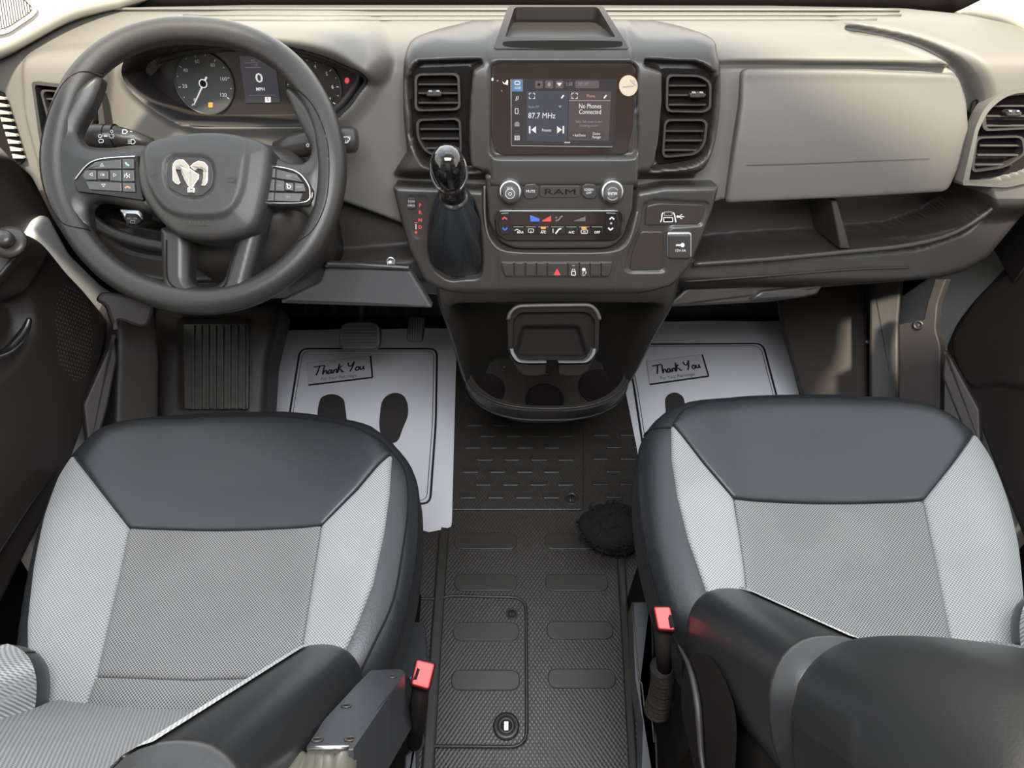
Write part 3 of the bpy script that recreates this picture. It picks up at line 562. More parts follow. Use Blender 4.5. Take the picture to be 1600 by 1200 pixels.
mk('climate_display', [ppoly(DF, rr(797, 331, 944, 351, 2), W3-.001, W3+.0004), ppoly(DF, [(828, 336), (843, 342), (843, 346), (829, 346)], W3, W3+.0008, 0, M_EB), ppoly(DF, [(847, 345), (861, 337), (861, 346), (848, 346)], W3, W3+.0008, 0, M_ER),
   stroke(DF, [(868, 345), (873, 343), (876, 339), (879, 337)], W3, .0022, M_EDIM, th=.001), ppoly(DF, ell(869, 340, 1.4, 1.4, 10), W3, W3+.0008, 0, M_EDIM),
   *[ppoly(DF, [(897+k*2.3, 345-k*.9), (898.6+k*2.3, 345-k*.9-.3), (898.6+k*2.3, 345.6), (897+k*2.3, 345.6)], W3, W3+.0008, 0, M_EDIM) for k in range(8)]], M_SCREEN, cp)
bt = [786, 800, 820, 839, 859, 883, 903, 923, 943]
lab = [None, 'MAX', '', 'A/C', '', 'A/C', '', 'OFF']
for k in range(1, 8):
    x0, x1 = bt[k]+1, bt[k+1]-1; xm = (x0+x1)/2; g = [ppoly(DF, rr(x0, 354, x1, 366, 1.5), W3, W3+.002, .0007)]; WB_ = W3+.002
    if lab[k]: g.append(T(xm+(3 if k == 1 else 0), 363, 3.4 if k in (1,) else 3.8, lab[k], M_PRINT, w=WB_, bold=.02))
    if k == 1: g.append(stroke(DF, [(x0+3, 360), (x0+7, 358), (x0+12, 361)], WB_, .001, M_PRINT))
    if k == 2: g += [stroke(DF, rr(xm-4, 357.5, xm+4, 363, 1.5), WB_, .0008, M_PRINT, True), stroke(DF, [(xm, 360), (xm, 364.5)], WB_, .0008, M_PRINT)]
    if k == 3: g += [ppoly(DF, rr(xm-4, 354.2, xm+4, 357.6, 1), WB_, WB_+.0008, 0, M_EO), T(xm, 360, 2.2, 'MAX', w=WB_)]
    if k == 4: g += [stroke(DF, [(xm-3, 365), (xm, 361), (xm+2, 358), (xm+6, 357)], WB_, .0022, M_PRINT), stroke(DF, [(xm-7, 357), (xm-7, 364)], WB_, .001, M_PRINT)]
    if k == 5: g += [T(xm, 357, 2, '---', M_PRDIM, w=WB_)]
    if k == 6: g += [ppoly(DF, rr(xm-4.5, 354.2, xm+3.5, 357.6, 1), WB_, WB_+.0008, 0, M_EO), stroke(DF, rr(xm-5, 359, xm+5, 364.5, 1.8), WB_, .0009, M_PRINT, True), stroke(DF, [(xm-2, 362), (xm+2, 362)], WB_, .001, M_PRINT)]
    mk('climate_button', g, M_GLOSS, cp)
def chev(px, py, s, up, m, w): d = -1 if up else 1; return stroke(DF, [(px-s, py-d*s*.45), (px, py+d*s*.45), (px+s, py-d*s*.45)], w, .0024, m, th=.0008)
mk('temperature_rocker', [ppoly(DF, rnd([(781, 333), (796, 332), (797, 366), (782, 367), (778, 352)], 3), W3, W3+.002, .0008), chev(788.5, 341, 3.6, True, M_ER, W3+.002), chev(789, 357.5, 3.8, False, M_EB, W3+.002)], M_GLOSS, cp)
mk('fan_rocker', [ppoly(DF, rnd([(946, 332), (964, 333), (968, 350), (963, 367), (946, 366)], 3), W3, W3+.002, .0008), chev(956, 341, 3.6, True, M_PRINT, W3+.002), chev(954, 357.5, 3.8, False, M_PRINT, W3+.002), ppoly(DF, ell(955, 349, 1.8, 1.8, 10), W3+.002, W3+.0026, 0, M_PRDIM)], M_GLOSS, cp)
# switch row
sr = root('switch_row', DF.pts([(*DF.uv(870, 430, OS), OS)])[0], 'long narrow row of black switches with a red hazard triangle below the climate panel', 'switch row')
mk('switch_frame', [ppoly(DF, rnd([(782, 409, 3), (958, 409, 3), (956, 424, 4), (948, 434, 4), (792, 434, 4), (784, 424, 4)], 3), OS-.002, OS+.002, .001)], M_STACK, sr)
xs = [784, 803, 821, 838, 855, 887, 905, 922, 939, 957]
for k in range(9):
    x0, x1 = xs[k]+.6, xs[k+1]-.6; a = 5 if k == 0 else 0; c_ = 5 if k == 8 else 0
    g = [ppoly(DF, [(x0, 411), (x1, 411), (x1-c_*.4, 424), (x1-c_, 431.5), (x0+a, 431.5), (x0+a*.4, 424)], OS, OS+.006, .0012)]; WS = OS+.006
    if k == 4: g += [ppoly(DF, [(870.5, 419.5), (876, 430), (865, 430)], WS, WS+.0006, 0, M_ER)]
    if k == 5: g += [stroke(DF, rr(893, 424, 899, 430, .8), WS, .0012, M_PRINT, True), stroke(DF, [(893.6, 424), (894.5, 420.5), (897.5, 420.5), (898.4, 424)], WS, .0009, M_PRINT), ppoly(DF, rr(894, 414.6, 898, 415.6, .3), WS, WS+.0005, 0, M_PRDIM)]
    if k == 6: g += [ppoly(DF, rr(909.5, 419, 915, 423.5, 1.5), WS, WS+.0006, 0, M_PRINT), stroke(DF, [(910, 428), (911.5, 425.5), (910.5, 424)], WS, .001, M_PRINT), stroke(DF, [(914.5, 428), (916, 425.5), (914.5, 424)], WS, .001, M_PRINT), T(912, 430.3, 2.2, 'OFF', w=WS)]
    mk('switch', g, M_STACK, sr)
# socket wing: USB panel, pocket and power outlet
up = root('socket_panel', DF.pts([(*DF.uv(1050, 425, OS), OS)])[0], 'brownish gloss socket panel with a usb port right of the climate controls', 'socket panel')
M_PIANO = mat('brown_gloss', (.035, .027, .022), .3)
mk('panel_face', [ppoly(DF, rnd([(1010, 322, 6), (1030, 318, 4), (1101, 320, 5), (1099, 332), (1093, 350, 4), (1008, 352, 3)], 4), OS-.006, OS-.001, .001), ppoly(DF, rnd([(1001, 362, 6), (1037, 362, 4), (1035, 422, 6), (984, 423, 6), (988, 395)], 4), OS-.006, OS-.001, .001)], M_PIANO, up)
g = [stroke(DF, [(1036, 332), (1034, 336), (1034, 342), (1032, 347)], OS-.001, .0018, M_PRINT), stroke(DF, [(1052, 332), (1054, 336), (1055, 342), (1056, 347)], OS-.001, .0018, M_PRINT), stroke(DF, rr(1038, 331, 1050, 337, .8), OS-.001, .0012, M_PRDIM, True), stroke(DF, rr(1037, 340, 1051, 346.5, .8), OS-.001, .0012, M_PRINT, True), ppoly(DF, rr(1038.5, 341, 1049.5, 345.5, .5), OS-.0012, OS-.0005, 0, M_BLACK),
     stroke(DF, [(1058, 338.5), (1069, 338.5)], OS-.001, .0012, M_PRINT), ppoly(DF, ell(1059, 338.5, 2, 2, 10), OS-.001, OS-.0003, 0, M_PRINT), stroke(DF, [(1061, 338), (1064, 335.5), (1066, 335.5)], OS-.001, .001, M_PRINT), stroke(DF, [(1061, 339), (1064, 341.5), (1066, 341.5)], OS-.001, .001, M_PRINT)]
mk('usb_port', g, M_PRINT, up)
po = root('power_outlet', DF.pts([(*DF.uv(1061, 404, OS), OS)])[0], 'square black power outlet flap with a white key symbol beside the socket panel', 'power outlet')
mk('outlet_frame', [ppoly(DF, rr(1042, 363, 1081, 404, 5), OS-.006, OS+.004, .002)], M_SATIN, po); mk('outlet_flap', [ppoly(DF, rr(1044.5, 367, 1079, 404.5, 4), OS+.002, OS+.007, .002), stroke(DF, [(1056, 383), (1064, 383)], OS+.007, .0026, M_PRINT), ppoly(DF, ell(1066.5, 383, 3.2, 3.4, 14), OS+.007, OS+.0075, 0, M_PRINT), T(1063, 391.5, 4, '12V-5A', w=OS+.007, bold=.01)], M_DARK, po)
# shifter legend
sg2 = mk('shift_legend', [ppoly(DF, rr(636.5, 309, 649.5, 327, 3), OS-.001, OS+.003, .001, M_DARK), T(643, 315, 3.4, 'TOW', w=OS+.003), T(643, 321, 3.4, 'HAUL', w=OS+.003),
   T(656.5, 321, 5.5, 'P', M_ER, w=OS-.001, bold=.03), T(656.5, 332, 5.5, 'R', M_ER, w=OS-.001, bold=.03), T(656.5, 344, 5.5, 'N', M_ER, w=OS-.001, bold=.03), T(656.5, 355, 5.5, 'D', M_ER, w=OS-.001, bold=.03),
   stroke(DF, [(650, 350), (650, 358)], OS-.001, .0014, M_PRINT), stroke(DF, [(647.5, 348), (652.5, 348)], OS-.001, .0016, M_ER), stroke(DF, [(647.5, 363), (652.5, 363)], OS-.001, .0016, M_ER), stroke(DF, [(650, 360.5), (650, 365.5)], OS-.001, .0016, M_ER)], M_STACK, cs)
# ---- gear shifter
gs = root('gear_shifter', DF.pts([(*DF.uv(712, 430, OS-.01), OS-.01)])[0], 'gear shifter with glossy black knob on a leather boot', 'gear shifter')
K = P(701, 262, .975); base = DF.pts([(*DF.uv(712, 372, OS-.01), OS-.01)])[0]; kx = unit(K-base)
neck = P(709, 308, 1.035)
rings = []
nb = DF.poly(rnd([(688, 308), (732, 308), (745, 340), (751, 400), (750, 432), (702, 436), (676, 418), (670, 385), (678, 335)], 10), OS-.01); nb = resample(nb, 72); nb3 = DF.pts(np.column_stack([nb, np.full(72, OS-.012)]))
ctr0 = nb3.mean(0); ax = unit(K-neck); e1 = unit(np.array([1, 0, 0])-ax*ax[0]); e2 = np.cross(ax, e1)
top_r = np.array([neck+e1*math.cos(a)*.0165+e2*math.sin(a)*.0165 for a in np.linspace(0, 2*math.pi, 73)[:72]])
k0 = np.argmin([np.linalg.norm((nb3[(i+np.arange(72)) % 72]-top_r)[:, :], axis=1).sum() for i in range(72)]); a1 = nb3[(k0+np.arange(72)) % 72]; a2 = nb3[::-1]; k1 = np.argmin([np.linalg.norm(a2[(i+np.arange(72)) % 72]-top_r, axis=1).sum() for i in range(72)]); a2 = a2[(k1+np.arange(72)) % 72]
nb3 = a1 if np.linalg.norm(a1-top_r, axis=1).sum() < np.linalg.norm(a2-top_r, axis=1).sum() else a2
for i in range(22):
    t_ = i/21; q = nb3*(1-t_)+top_r*t_; c_ = q.mean(0); bul = math.sin(t_*math.pi)*.20; an = np.linspace(0, 2*math.pi, 73)[:72]
    fold = 1+bul+math.sin(t_*math.pi)**.7*(.26*np.abs(np.sin(an*3.5+t_*1.1+.6))-.16)+.03*np.sin(an*11-t_*3)*math.sin(t_*math.pi)
    rings.append(c_+(q-c_)*fold[:, None]+DF.n*.010*math.sin(t_*math.pi))
mk('boot', [loft(rings, caps=False)], M_LEATH, gs)
mk('collar', [lathe(neck-ax*.004, ax, [(.0165, -.003), (.0195, .0), (.0198, .006), (.0175, .009), (.0172, .02)], 40)], M_SATIN, gs)
mk('knob_neck', [lathe(neck, ax, [(.0178, .004), (.0178, .018), (.020, .030), (.0225, .040)], 40)], M_GLOSS, gs)
prof = [(.016, -.040), (.0190, -.030), (.0218, -.016), (.0230, 0), (.0225, .012), (.0200, .022), (.0150, .029), (.008, .033), (0, .034)]
mk('knob', [lathe(K, ax, prof, 48)], mat('knob_gloss', (.006, .005, .005), .03, coat=1.), gs)
kf = Frame(K, unit(CAM-K)*.8+ax*.5)
mk('knob_ring', [tube(np.array([K-np.array([0, .3, .25])*.012+e1*.0236*math.cos(a)+unit(ax*.86+np.array([0, .35, .1]))*.0330*math.sin(a) for a in np.linspace(0, 2*math.pi, 61)[:60]]), .0022, 10, True)], M_CHROME, gs)
# ---- head unit screen
hu = root('touchscreen', DF.pts([(*DF.uv(881, 246, OS), OS)])[0], 'black touchscreen head unit showing radio and phone tiles in the centre stack', 'touchscreen')
WS = OS-.004; WD = WS+.0012
mk('bezel', [ppoly(DF, rnd([(769, 101, 10), (994, 102, 10), (991, 200), (982, 242, 12), (776, 243, 14), (768, 210)], 8), OS-.012, WS, .0015)], M_SCREEN, hu)
M_SC = [mat('screen_bg', (.01, .01, .01), .2, emit=(.030, .024, .028), est=1.), mat('screen_tile', (.01, .01, .01), .2, emit=(.05, .055, .085), est=1.), mat('screen_panel', (.01, .01, .01), .2, emit=(.085, .065, .07), est=1.), mat('screen_chip', (.01, .01, .01), .2, emit=(.14, .10, .10), est=1.), mat('screen_orange', (.1, .05, .03), .4, emit=(.8, .45, .3), est=.6)]
def Q(pxs, m, k=1): return ppoly(DF, pxs, WD, WD+.00025*k, 0, m)
g = [ppoly(DF, [(799, 123), (963, 124), (957, 228), (799, 226)], WS-.001, WD, 0, M_SC[0]),
     Q([(800, 124), (817, 124), (817, 143), (800, 143)], M_SKYBLUE), Q([(823, 142), (888, 142), (886, 222), (823, 220)], M_SC[1]), Q([(889, 142), (955, 143), (951, 220), (888, 219)], M_SC[2]),
     Q(rr(836, 126, 848, 138, 2), M_SC[3]), Q(rr(852, 126, 864, 138, 2), M_SC[3]), Q(rr(868, 126, 880, 138, 2), M_SC[3]), Q(rr(899, 126, 936, 138, 2), M_SC[3]), Q(rr(843, 197, 866, 210, 1.5), M_SC[3]), Q(rr(891, 206, 918, 217, 1), M_SC[3]), Q(rr(920, 206, 945, 217, 1), M_SC[3]),
     Q([(889, 156.4), (954, 156.6), (954, 158), (889, 157.8)], M_EDIM, 2)]
mk('display', g, M_SC[0], hu)
W5 = WD+.0006
def L(px, py, h, s, m=M_EW, **k): return text(DF, px, py, h, s, W5, m, **k)
g = [L(846.5, 181, 8.5, '87.7 MHz', sx=.92), L(834, 167, 4, 'Radio FM', M_EDIM, sx=.8), L(854, 203.5, 4.5, 'Presets', sx=.8), L(922, 166, 7.2, 'No Phones', sx=.78), L(922, 175, 7.2, 'Connected', sx=.78),
     L(920, 190, 4.4, "Select 'Add device' to start", M_EDIM, sx=.62), L(920, 196, 4.4, 'the pairing process', M_EDIM, sx=.62), L(905, 211.5, 4.2, '+ Add Device', sx=.62), L(932, 209, 4.2, 'Device', sx=.7), L(932, 214.2, 4.2, 'Manager', sx=.7),
     L(809, 137.5, 3.6, 'HOME', sx=.7), L(889, 131.5, 5.5, '1:50', M_EDIM, sx=.8), L(911, 131.5, 5, '107 107', M_EDIM, sx=.7), L(923, 150, 4.6, 'Phone', M_SC[4], sx=.8),
     ppoly(DF, [(826.5, 197), (829, 197), (829, 208.5), (826.5, 208.5)], WD, W5, 0, M_EW), ppoly(DF, [(837.5, 197), (837.5, 208.5), (830, 202.8)], WD, W5, 0, M_EW), ppoly(DF, [(879, 197), (881.5, 197), (881.5, 208.5), (879, 208.5)], WD, W5, 0, M_EW), ppoly(DF, [(870.5, 197), (878, 202.8), (870.5, 208.5)], WD, W5, 0, M_EW),
     stroke(DF, rr(804.5, 127, 812, 132, 1.5), W5, .0012, M_EW, True), ppoly(DF, [(872, 165), (878, 165), (875, 169)], WD, W5, 0, M_EDIM), ppoly(DF, ell(858, 132, 2.6, 3.4, 14), WD, W5, 0, M_EDIM), ppoly(DF, [(870, 129.5), (878, 129.5), (874, 135)], WD, W5, 0, M_EW), ppoly(DF, ell(842, 132, 2.2, 2.2, 14), WD, W5, 0, M_BLACK), stroke(DF, [(877, 153.5), (881, 148.5)], W5, .0022, M_EW), stroke(DF, [(943.5, 153.5), (947.5, 148.5)], W5, .0022, M_EW),
     stroke(DF, rr(805, 169.5, 809.5, 177.5, 1), W5, .0008, M_EW, True), stroke(DF, [(806, 157.5), (807.2, 151), (810, 150.5), (809, 156)], W5, .0009, M_EW), ppoly(DF, rnd([(804, 197.5), (804, 193), (806, 190.5), (810, 190.5), (812, 193), (812, 197.5)], 1), WD, W5, 0, M_EDIM),
     *[ppoly(DF, [(804+i*3, 212+j*2.6), (806+i*3, 212+j*2.6), (806+i*3, 213.8+j*2.6), (804+i*3, 213.8+j*2.6)], WD, W5, 0, M_EW) for i in range(3) for j in range(3)], *[ppoly(DF, ell(883+i*3.2, 222.7, 1.1, 1.1, 8), WD, W5, 0, M_EW) for i in range(3)]]
for bx_ in (827, 893.5):
    for sx_, sy_ in ((0, 0), (1, 0), (0, 1), (1, 1)):
        x_, y_ = bx_+sx_*8.5, 145.5+sy_*8.5; dx_, dy_ = (1-2*sx_)*3, (1-2*sy_)*3; g.append(stroke(DF, [(x_+dx_, y_), (x_, y_), (x_, y_+dy_)], W5, .0010, M_EW))
mk('screen_text', g, M_EW, hu)
mk('screen_rim', [stroke(DF, [(798.5, 124), (798.8, 227.5), (957, 229.4)], WD, .0011, M_SATIN, th=.0003), stroke(DF, [(963.5, 124), (960, 200), (957.5, 228.5)], WD, .0006, M_STACK, th=.0003)], M_SATIN, hu)
mk('glue_smudge', [ppoly(DF, ell(769.5, 124, 1.6, 2.6, 12), WS, WS+.0003, 0, M_PRINT), ppoly(DF, ell(777.5, 126, 1.3, 1.2, 12), WS, WS+.0003, 0, M_PRDIM), ppoly(DF, cr([(785, 127), (789, 130), (792, 125), (794, 127), (793, 133), (791, 132), (787, 131)], 4), WS, WS+.0003, 0, M_PRINT), ppoly(DF, ell(784, 142, .9, 1.2, 10), WS, WS+.0003, 0, M_PRDIM)], M_PRINT, hu)
ns = root('sticker', DF.pts([(*DF.uv(982, 151, WS), WS)])[0], 'round cream no-smoking sticker on the right edge of the touchscreen', 'sticker')
mk('sticker_disc', [ppoly(DF, ell(982, 134, 14.6, 16.4, 48), WS, WS+.0012, .0003)], mat('sticker_cream', (.46, .38, .28), .5), ns)
mk('sticker_print', [stroke(DF, [(973, 136), (990, 134.5)], WS+.0012, .0018, M_PRDIM), stroke(DF, [(984, 125), (988, 129), (993, 134)], WS+.0012, .0016, M_PRDIM), stroke(DF, [(987, 125), (991, 127), (992, 130)], WS+.0012, .0008, M_PRDIM)], M_PRDIM, ns)
# ---- round air vents of the stack
def vent(name, label, fr, w, outer, upper, lower, tab, slu, sll, rim=M_STACK, tabm=M_SATIN, grp=None):
    o = root(name, fr.pts([(*fr.uv(*np.array(outer).mean(0)[:2], w), w)])[0], label, 'air vent', 'double air vents of the dashboard')
    mk('vent_back', [slab(fr, fr.poly(rnd(outer, 8), w), w-.024, w-.019)], M_BLACK, o)
    for cell in (upper, lower):
        po = resample(fr.poly(rnd(cell, 10, 8), w), 80); ctr = po.mean(0); pi = ctr+(po-ctr)*.90
        mk('cell_frame', [ring_slab(fr, po, pi, w-.018, w+.001), ], rim, o)
    def sl(lst, cell):
        for (x0, x1, y) in lst: mk('slat', [ppoly(fr, [(x0, y-1.8), (x1, y-1.8), (x1, y+1.8), (x0, y+1.8)], w-.012, w-.004, .0015)], rim, o)
    sl(slu, upper); sl(sll, lower)
    x, y = tab; mk('vent_tab', [ppoly(fr, rnd([(x-13, y-2), (x-8, y-6), (x+8, y-6), (x+13, y-2), (x+11, y+4), (x-11, y+4)], 2), w-.006, w+.006, .002, M_STACK), ppoly(fr, rr(x-9, y-6, x-3, y-2, 1.5), w, w+.008, .001), ppoly(fr, rr(x+3, y-6, x+9, y-2, 1.5), w, w+.008, .001)], tabm, o)
    return o
WV = OS-.006
vent('air_vent', 'double black air vent left of the touchscreen, behind the shifter knob', DF, WV, [(642, 108), (735, 104), (733, 262), (660, 258), (642, 200)],
     [(648, 115), (718, 114), (720, 172), (648, 174)], [(650, 186), (720, 184), (722, 243), (690, 247), (664, 238), (651, 215)], (678, 147),
     [(653, 716, 132), (653, 716, 146), (653, 716, 161)], [(656, 718, 202), (657, 718, 217), (662, 718, 232)])
vent('air_vent', 'double black air vent right of the touchscreen, beside the glove box', DF, WV, [(1036, 108), (1114, 110), (1117, 200), (1098, 250), (1030, 260)],
     [(1041, 116), (1095, 117), (1112, 128), (1111, 170), (1100, 176), (1040, 175)], [(1038, 186), (1100, 186), (1106, 192), (1102, 226), (1088, 242), (1034, 247)], (1090, 149),
     [(1044, 1104, 134), (1044, 1104, 149), (1044, 1104, 164)], [(1039, 1100, 205), (1037, 1098, 220), (1035, 1091, 235)])
# right end vent, left end vent
WR = .028
vent('air_vent', 'double air vent with bright rim at the far right end of the dashboard', DF, WR, [(1532, 160), (1600, 140), (1660, 150), (1650, 240), (1600, 275), (1505, 288), (1516, 240)],
     [(1534, 178), (1556, 150), (1600, 144), (1650, 144), (1640, 200), (1535, 205)], [(1524, 214), (1600, 212), (1604, 240), (1570, 262), (1517, 270)], (1585, 178),
     [(1545, 1640, 166), (1541, 1640, 182), (1540, 1640, 197)], [(1531, 1597, 228), (1527, 1592, 243), (1523, 1582, 258)], rim=M_STACK)
vent('air_vent', 'dark air vent at the left end of the dashboard, behind the steering wheel', DF, .018, [(56, 133), (150, 140), (150, 215), (85, 225), (65, 190)],
     [(62, 139), (146, 146), (146, 196), (78, 200)], [(68, 204), (146, 202), (146, 250), (84, 255)], (118, 172),
     [(67, 143, 155), (69, 143, 170), (74, 143, 186)], [(74, 143, 218), (78, 143, 232)])
mk('vent_surround', [ring_slab(DF, resample(DF.poly(rnd([(50, 127, 5), (100, 132), (158, 142, 6), (166, 200), (160, 290), (76, 282, 6), (62, 215)], 5), .022), 100), resample(DF.poly(rnd([(55, 132, 4), (100, 137), (152, 146, 6), (156, 200), (152, 282), (82, 275, 6), (67, 215)], 5), .022), 100), .004, .024)], M_STACK, dash)
mk('vent_surround', [ring_slab(DF, resample(DF.poly(rnd([(1500, 288, 2), (1520, 200), (1535, 165, 20), (1570, 138, 20), (1680, 130), (1670, 260), (1600, 285), (1570, 292)], 6), .03), 100), resample(DF.poly(rnd([(1510, 284, 2), (1525, 204), (1540, 172, 20), (1572, 146, 20), (1670, 138), (1660, 250), (1600, 274), (1560, 284)], 6), .03), 100), .012, .036)], M_DASH, dash)
# ---- tablet bin on top of the stack
TBF = Frame(Pz(880, 60, 1.035), (0, -.35, .94))
to = [(768, 78), (792, 8), (800, 5), (938, 5), (946, 9), (988, 78)]
tb = root('storage_bin', Pz(880, 60, 1.0), 'open storage bin on top of the dashboard above the touchscreen', 'storage bin')
po = resample(TBF.poly(rnd([(771, 76, 4), (794, 9, 6), (942, 9, 6), (984, 76, 4)], 4)), 120); pi = resample(TBF.poly(rnd([(789, 58, 3), (804, 11, 5), (934, 11, 5), (962, 58, 3)], 4)), 120)
mk('bin_frame', [ring_slab(TBF, po, pi, -.045, 0)], M_STACK, tb); mk('bin_floor', [slab(TBF, pi, -.045, -.030)], mat('bin_liner', (.30, .29, .25), .8, bump=('noise', 60, .3, .001)), tb)
mk('card_slot', [ppoly(TBF, cr([(786, 66.5), (800, 64), (880, 63), (960, 64), (972, 66.5), (962, 73), (880, 75), (798, 73)], 4), -.001, .0006)], M_BLACK, tb)
# ================================================================ instruments, steering wheel and column
IW = -.052
ic = root('instrument_cluster', DF.pts([(*DF.uv(385, 190, IW), IW)])[0], 'black instrument cluster with two round gauges behind the steering wheel', 'instrument cluster')
CLI = DF.poly(cr([(210, 120), (245, 95), (300, 80), (380, 74), (450, 80), (520, 97), (563, 116), (550, 142), (530, 166), (505, 182), (450, 184), (320, 184), (275, 172), (235, 148)], 4), IW)
mk('cluster_face', [slab(DF, CLI, IW-.02, IW)], mat('cluster_black', (.014, .011, .010), .3), ic)
mk('cluster_bezel', [ring_slab(DF, resample(DF.poly(cr(cl_px, 4), -.01), 120)[::1], resample(DF.poly(cr([(222, 116), (245, 100), (290, 86), (380, 80), (450, 84), (515, 100), (555, 118), (542, 142), (522, 164), (498, 178), (450, 181), (320, 181), (280, 168), (245, 145)], 4), IW), 120), IW-.004, IW+.030)] if False else [tube(DF.pts([(*q, IW+.006) for q in resample(CLI, 90)]), .006, 8, True)], M_DARK, ic)
def gauge(px, py, rx, ry, nums, a0, a1, needle, mface, lit, bright=M_EW):
    c = np.array(DF.uv(px, py, IW)); R = DF.mpp(px, py, IW)*rx; R2 = R
    g = [slab(DF, c+ell(0, 0, R, R2, 56), IW, IW+.002, .0005, mface)]
    gd = mk('gauge_dial', g, mface, ic)
    mk('gauge_ring', [tube(DF.pts(np.column_stack([c+ell(0, 0, R*1.01, R2*1.01, 60), np.full(60, IW+.003)])), .0012, 8, True)], M_STACK, gd)
    tg_ = []; nn = len(nums)
    for i in range(2*nn-1):
        a = a0+(a1-a0)*i/(2*nn-2); d = np.array([math.cos(a), math.sin(a)]); p_ = [c+d*R*.93, c+d*R*(.84 if i % 2 == 0 else .89)]
        tg_.append(stroke(DF, p_, IW+.002, .0012, lit, px=False))
    for i, s_ in enumerate(nums):
        a = a0+(a1-a0)*i/(nn-1); q = c+np.array([math.cos(a), math.sin(a)])*R*.70; pp = project(DF.pts([(*q, IW+.002)])[0]); tg_.append(text(DF, pp[0], pp[1], 5.6, s_, IW+.002, lit, bold=.01))
    mk('gauge_marks', tg_, lit, gd)
    d = np.array([math.cos(needle), math.sin(needle)]); nrm = np.array([-d[1], d[0]])
    mk('needle', [slab(DF, np.array([c-d*R*.25+nrm*.0012, c+d*R*.84+nrm*.0005, c+d*R*.84-nrm*.0005, c-d*R*.25-nrm*.0012])[::-1], IW+.004, IW+.006, 0, bright), stroke(DF, c+ell(0, 0, R*.13, R*.13, 28), IW+.007, .0016, bright, True, px=False), slab(DF, c+ell(0, 0, R*.11, R*.11, 24), IW+.002, IW+.008, .001, M_BLACK)], bright, gd)
    return gd
M_GREY = mat('gauge_grey', (.045, .047, .048), .35)
gg_ = gauge(320, 130, 45, 48, ['0', '20', '40', '60', '80', '100', '120'], math.radians(232), math.radians(-33), math.radians(236), M_GREY, M_PRINT)
mk('warning_light', [ppoly(DF, rr(325.5, 160, 332, 168, 1.5), IW+.002, IW+.003)], M_EO, gg_)
gr = gauge(490, 136, 43, 46, ['0', '1', '2', '3', '4', '5', '6', '7'], math.radians(232), math.radians(-38), math.radians(222), mat('tacho_black', (.014, .011, .010), .3), M_PRINT)
mk('seat_belt_light', [ppoly(DF, ell(542, 126, 3.6, 4.6, 16), IW, IW+.002)], M_ER, ic)
g = [ppoly(DF, [(374, 88), (428, 88), (438, 160), (384, 161)], IW, IW+.0015, 0, mat('info_panel', (.01, .01, .01), .3, emit=(.03, .028, .04), est=1.)), stroke(DF, [(382, 98), (404, 98)], IW+.0015, .0005, M_EDIM), stroke(DF, [(383, 105.5), (408, 105.5)], IW+.0015, .0008, M_EDIM), stroke(DF, [(389, 149), (430, 148.5)], IW+.0015, .0006, M_EDIM),
     text(DF, 405, 122.5, 14, '0', IW+.0015, M_EW, sx=1.3, bold=.012), text(DF, 407, 139.5, 5, 'MPH', IW+.0015, M_EW, bold=.02), ppoly(DF, rr(414, 151.5, 423, 160, 1), IW+.0015, IW+.002, 0, M_EW), text(DF, 418.5, 155.5, 5, 'S', IW+.002, M_INK), text(DF, 395, 95, 3.6, 'P/S', IW+.0015, M_EDIM), text(DF, 400, 102, 3.6, 'L0', IW+.0015, M_EDIM)]
mk('info_display', g, M_EW, ic)
# ---- steering column with stalks
WFm = Frame(P(303, 259, .97), (0, -CS, SN))
WC = P(303, 259, .97); wc = np.array(WFm.uv(303, 259))
col = root('steering_column', WC+np.array([0, .12, -.12]), 'dark steering column shroud with two control stalks behind the steering wheel', 'steering column')
rings = []
for t_, s_, dy in ((-.03, .72, 0), (-.06, .98, 0), (-.11, 1.05, .0), (-.18, 1.05, -.01), (-.26, 1.0, -.02)):
    p_ = cr([(-.10, .055), (0, .066), (.10, .055), (.125, .0), (.12, -.06), (.06, -.10), (0, -.11), (-.05, -.10), (-.075, -.06), (-.08, .0)], 5)
    rings.append(WFm.pts(np.column_stack([p_*s_+wc+[0.01, .005+dy-.02], np.full(len(p_), t_)])))
mk('column_shroud', [loft(rings[::-1])], M_STACK, col)
def stalk(name, path, rads, marks, band):
    o = mk(name, [tube(np.array([P(*q) for q in path]), rads, 20)], M_STACK, col)
    return o
ls = stalk('stalk', [(238, 226, 1.06), (212, 217, 1.055), (183, 214, 1.05), (182, 214, 1.05), (152, 213, 1.045), (128, 213, 1.04), (123, 213, 1.04)], [.009, .011, .0155, .0165, .0168, .0165, .014], [], 0)
SF = Frame(P(160, 213, 1.03), (0, -.65, .76)); ws_ = 0
def st(pts, wid=.0009): return stroke(SF, pts, .0, wid, M_PRINT, th=.001)
def T2(px, py, h, s, **k): return text(SF, px, py, h, s, 0, M_PRINT, th=.001, **k)
mk('stalk_marks', [stroke(SF, ell(157, 213, 2.6, 2.6, 12), 0, .0009, M_PRINT, True, th=.001), stroke(SF, rr(155, 218, 162, 223, 2), 0, .0009, M_PRINT, True, th=.001), st([(163, 213), (168, 213)], .0016), *[st([(175+2.2*math.cos(a), 213+2.2*math.sin(a)), (175+4.6*math.cos(a), 213+4.6*math.sin(a))], .0007) for a in np.linspace(0, 2*math.pi, 9)[:8]], stroke(SF, ell(175, 205.5, 2, 2, 10), 0, .0007, M_PRINT, True, th=.001)], M_PRINT, ls)
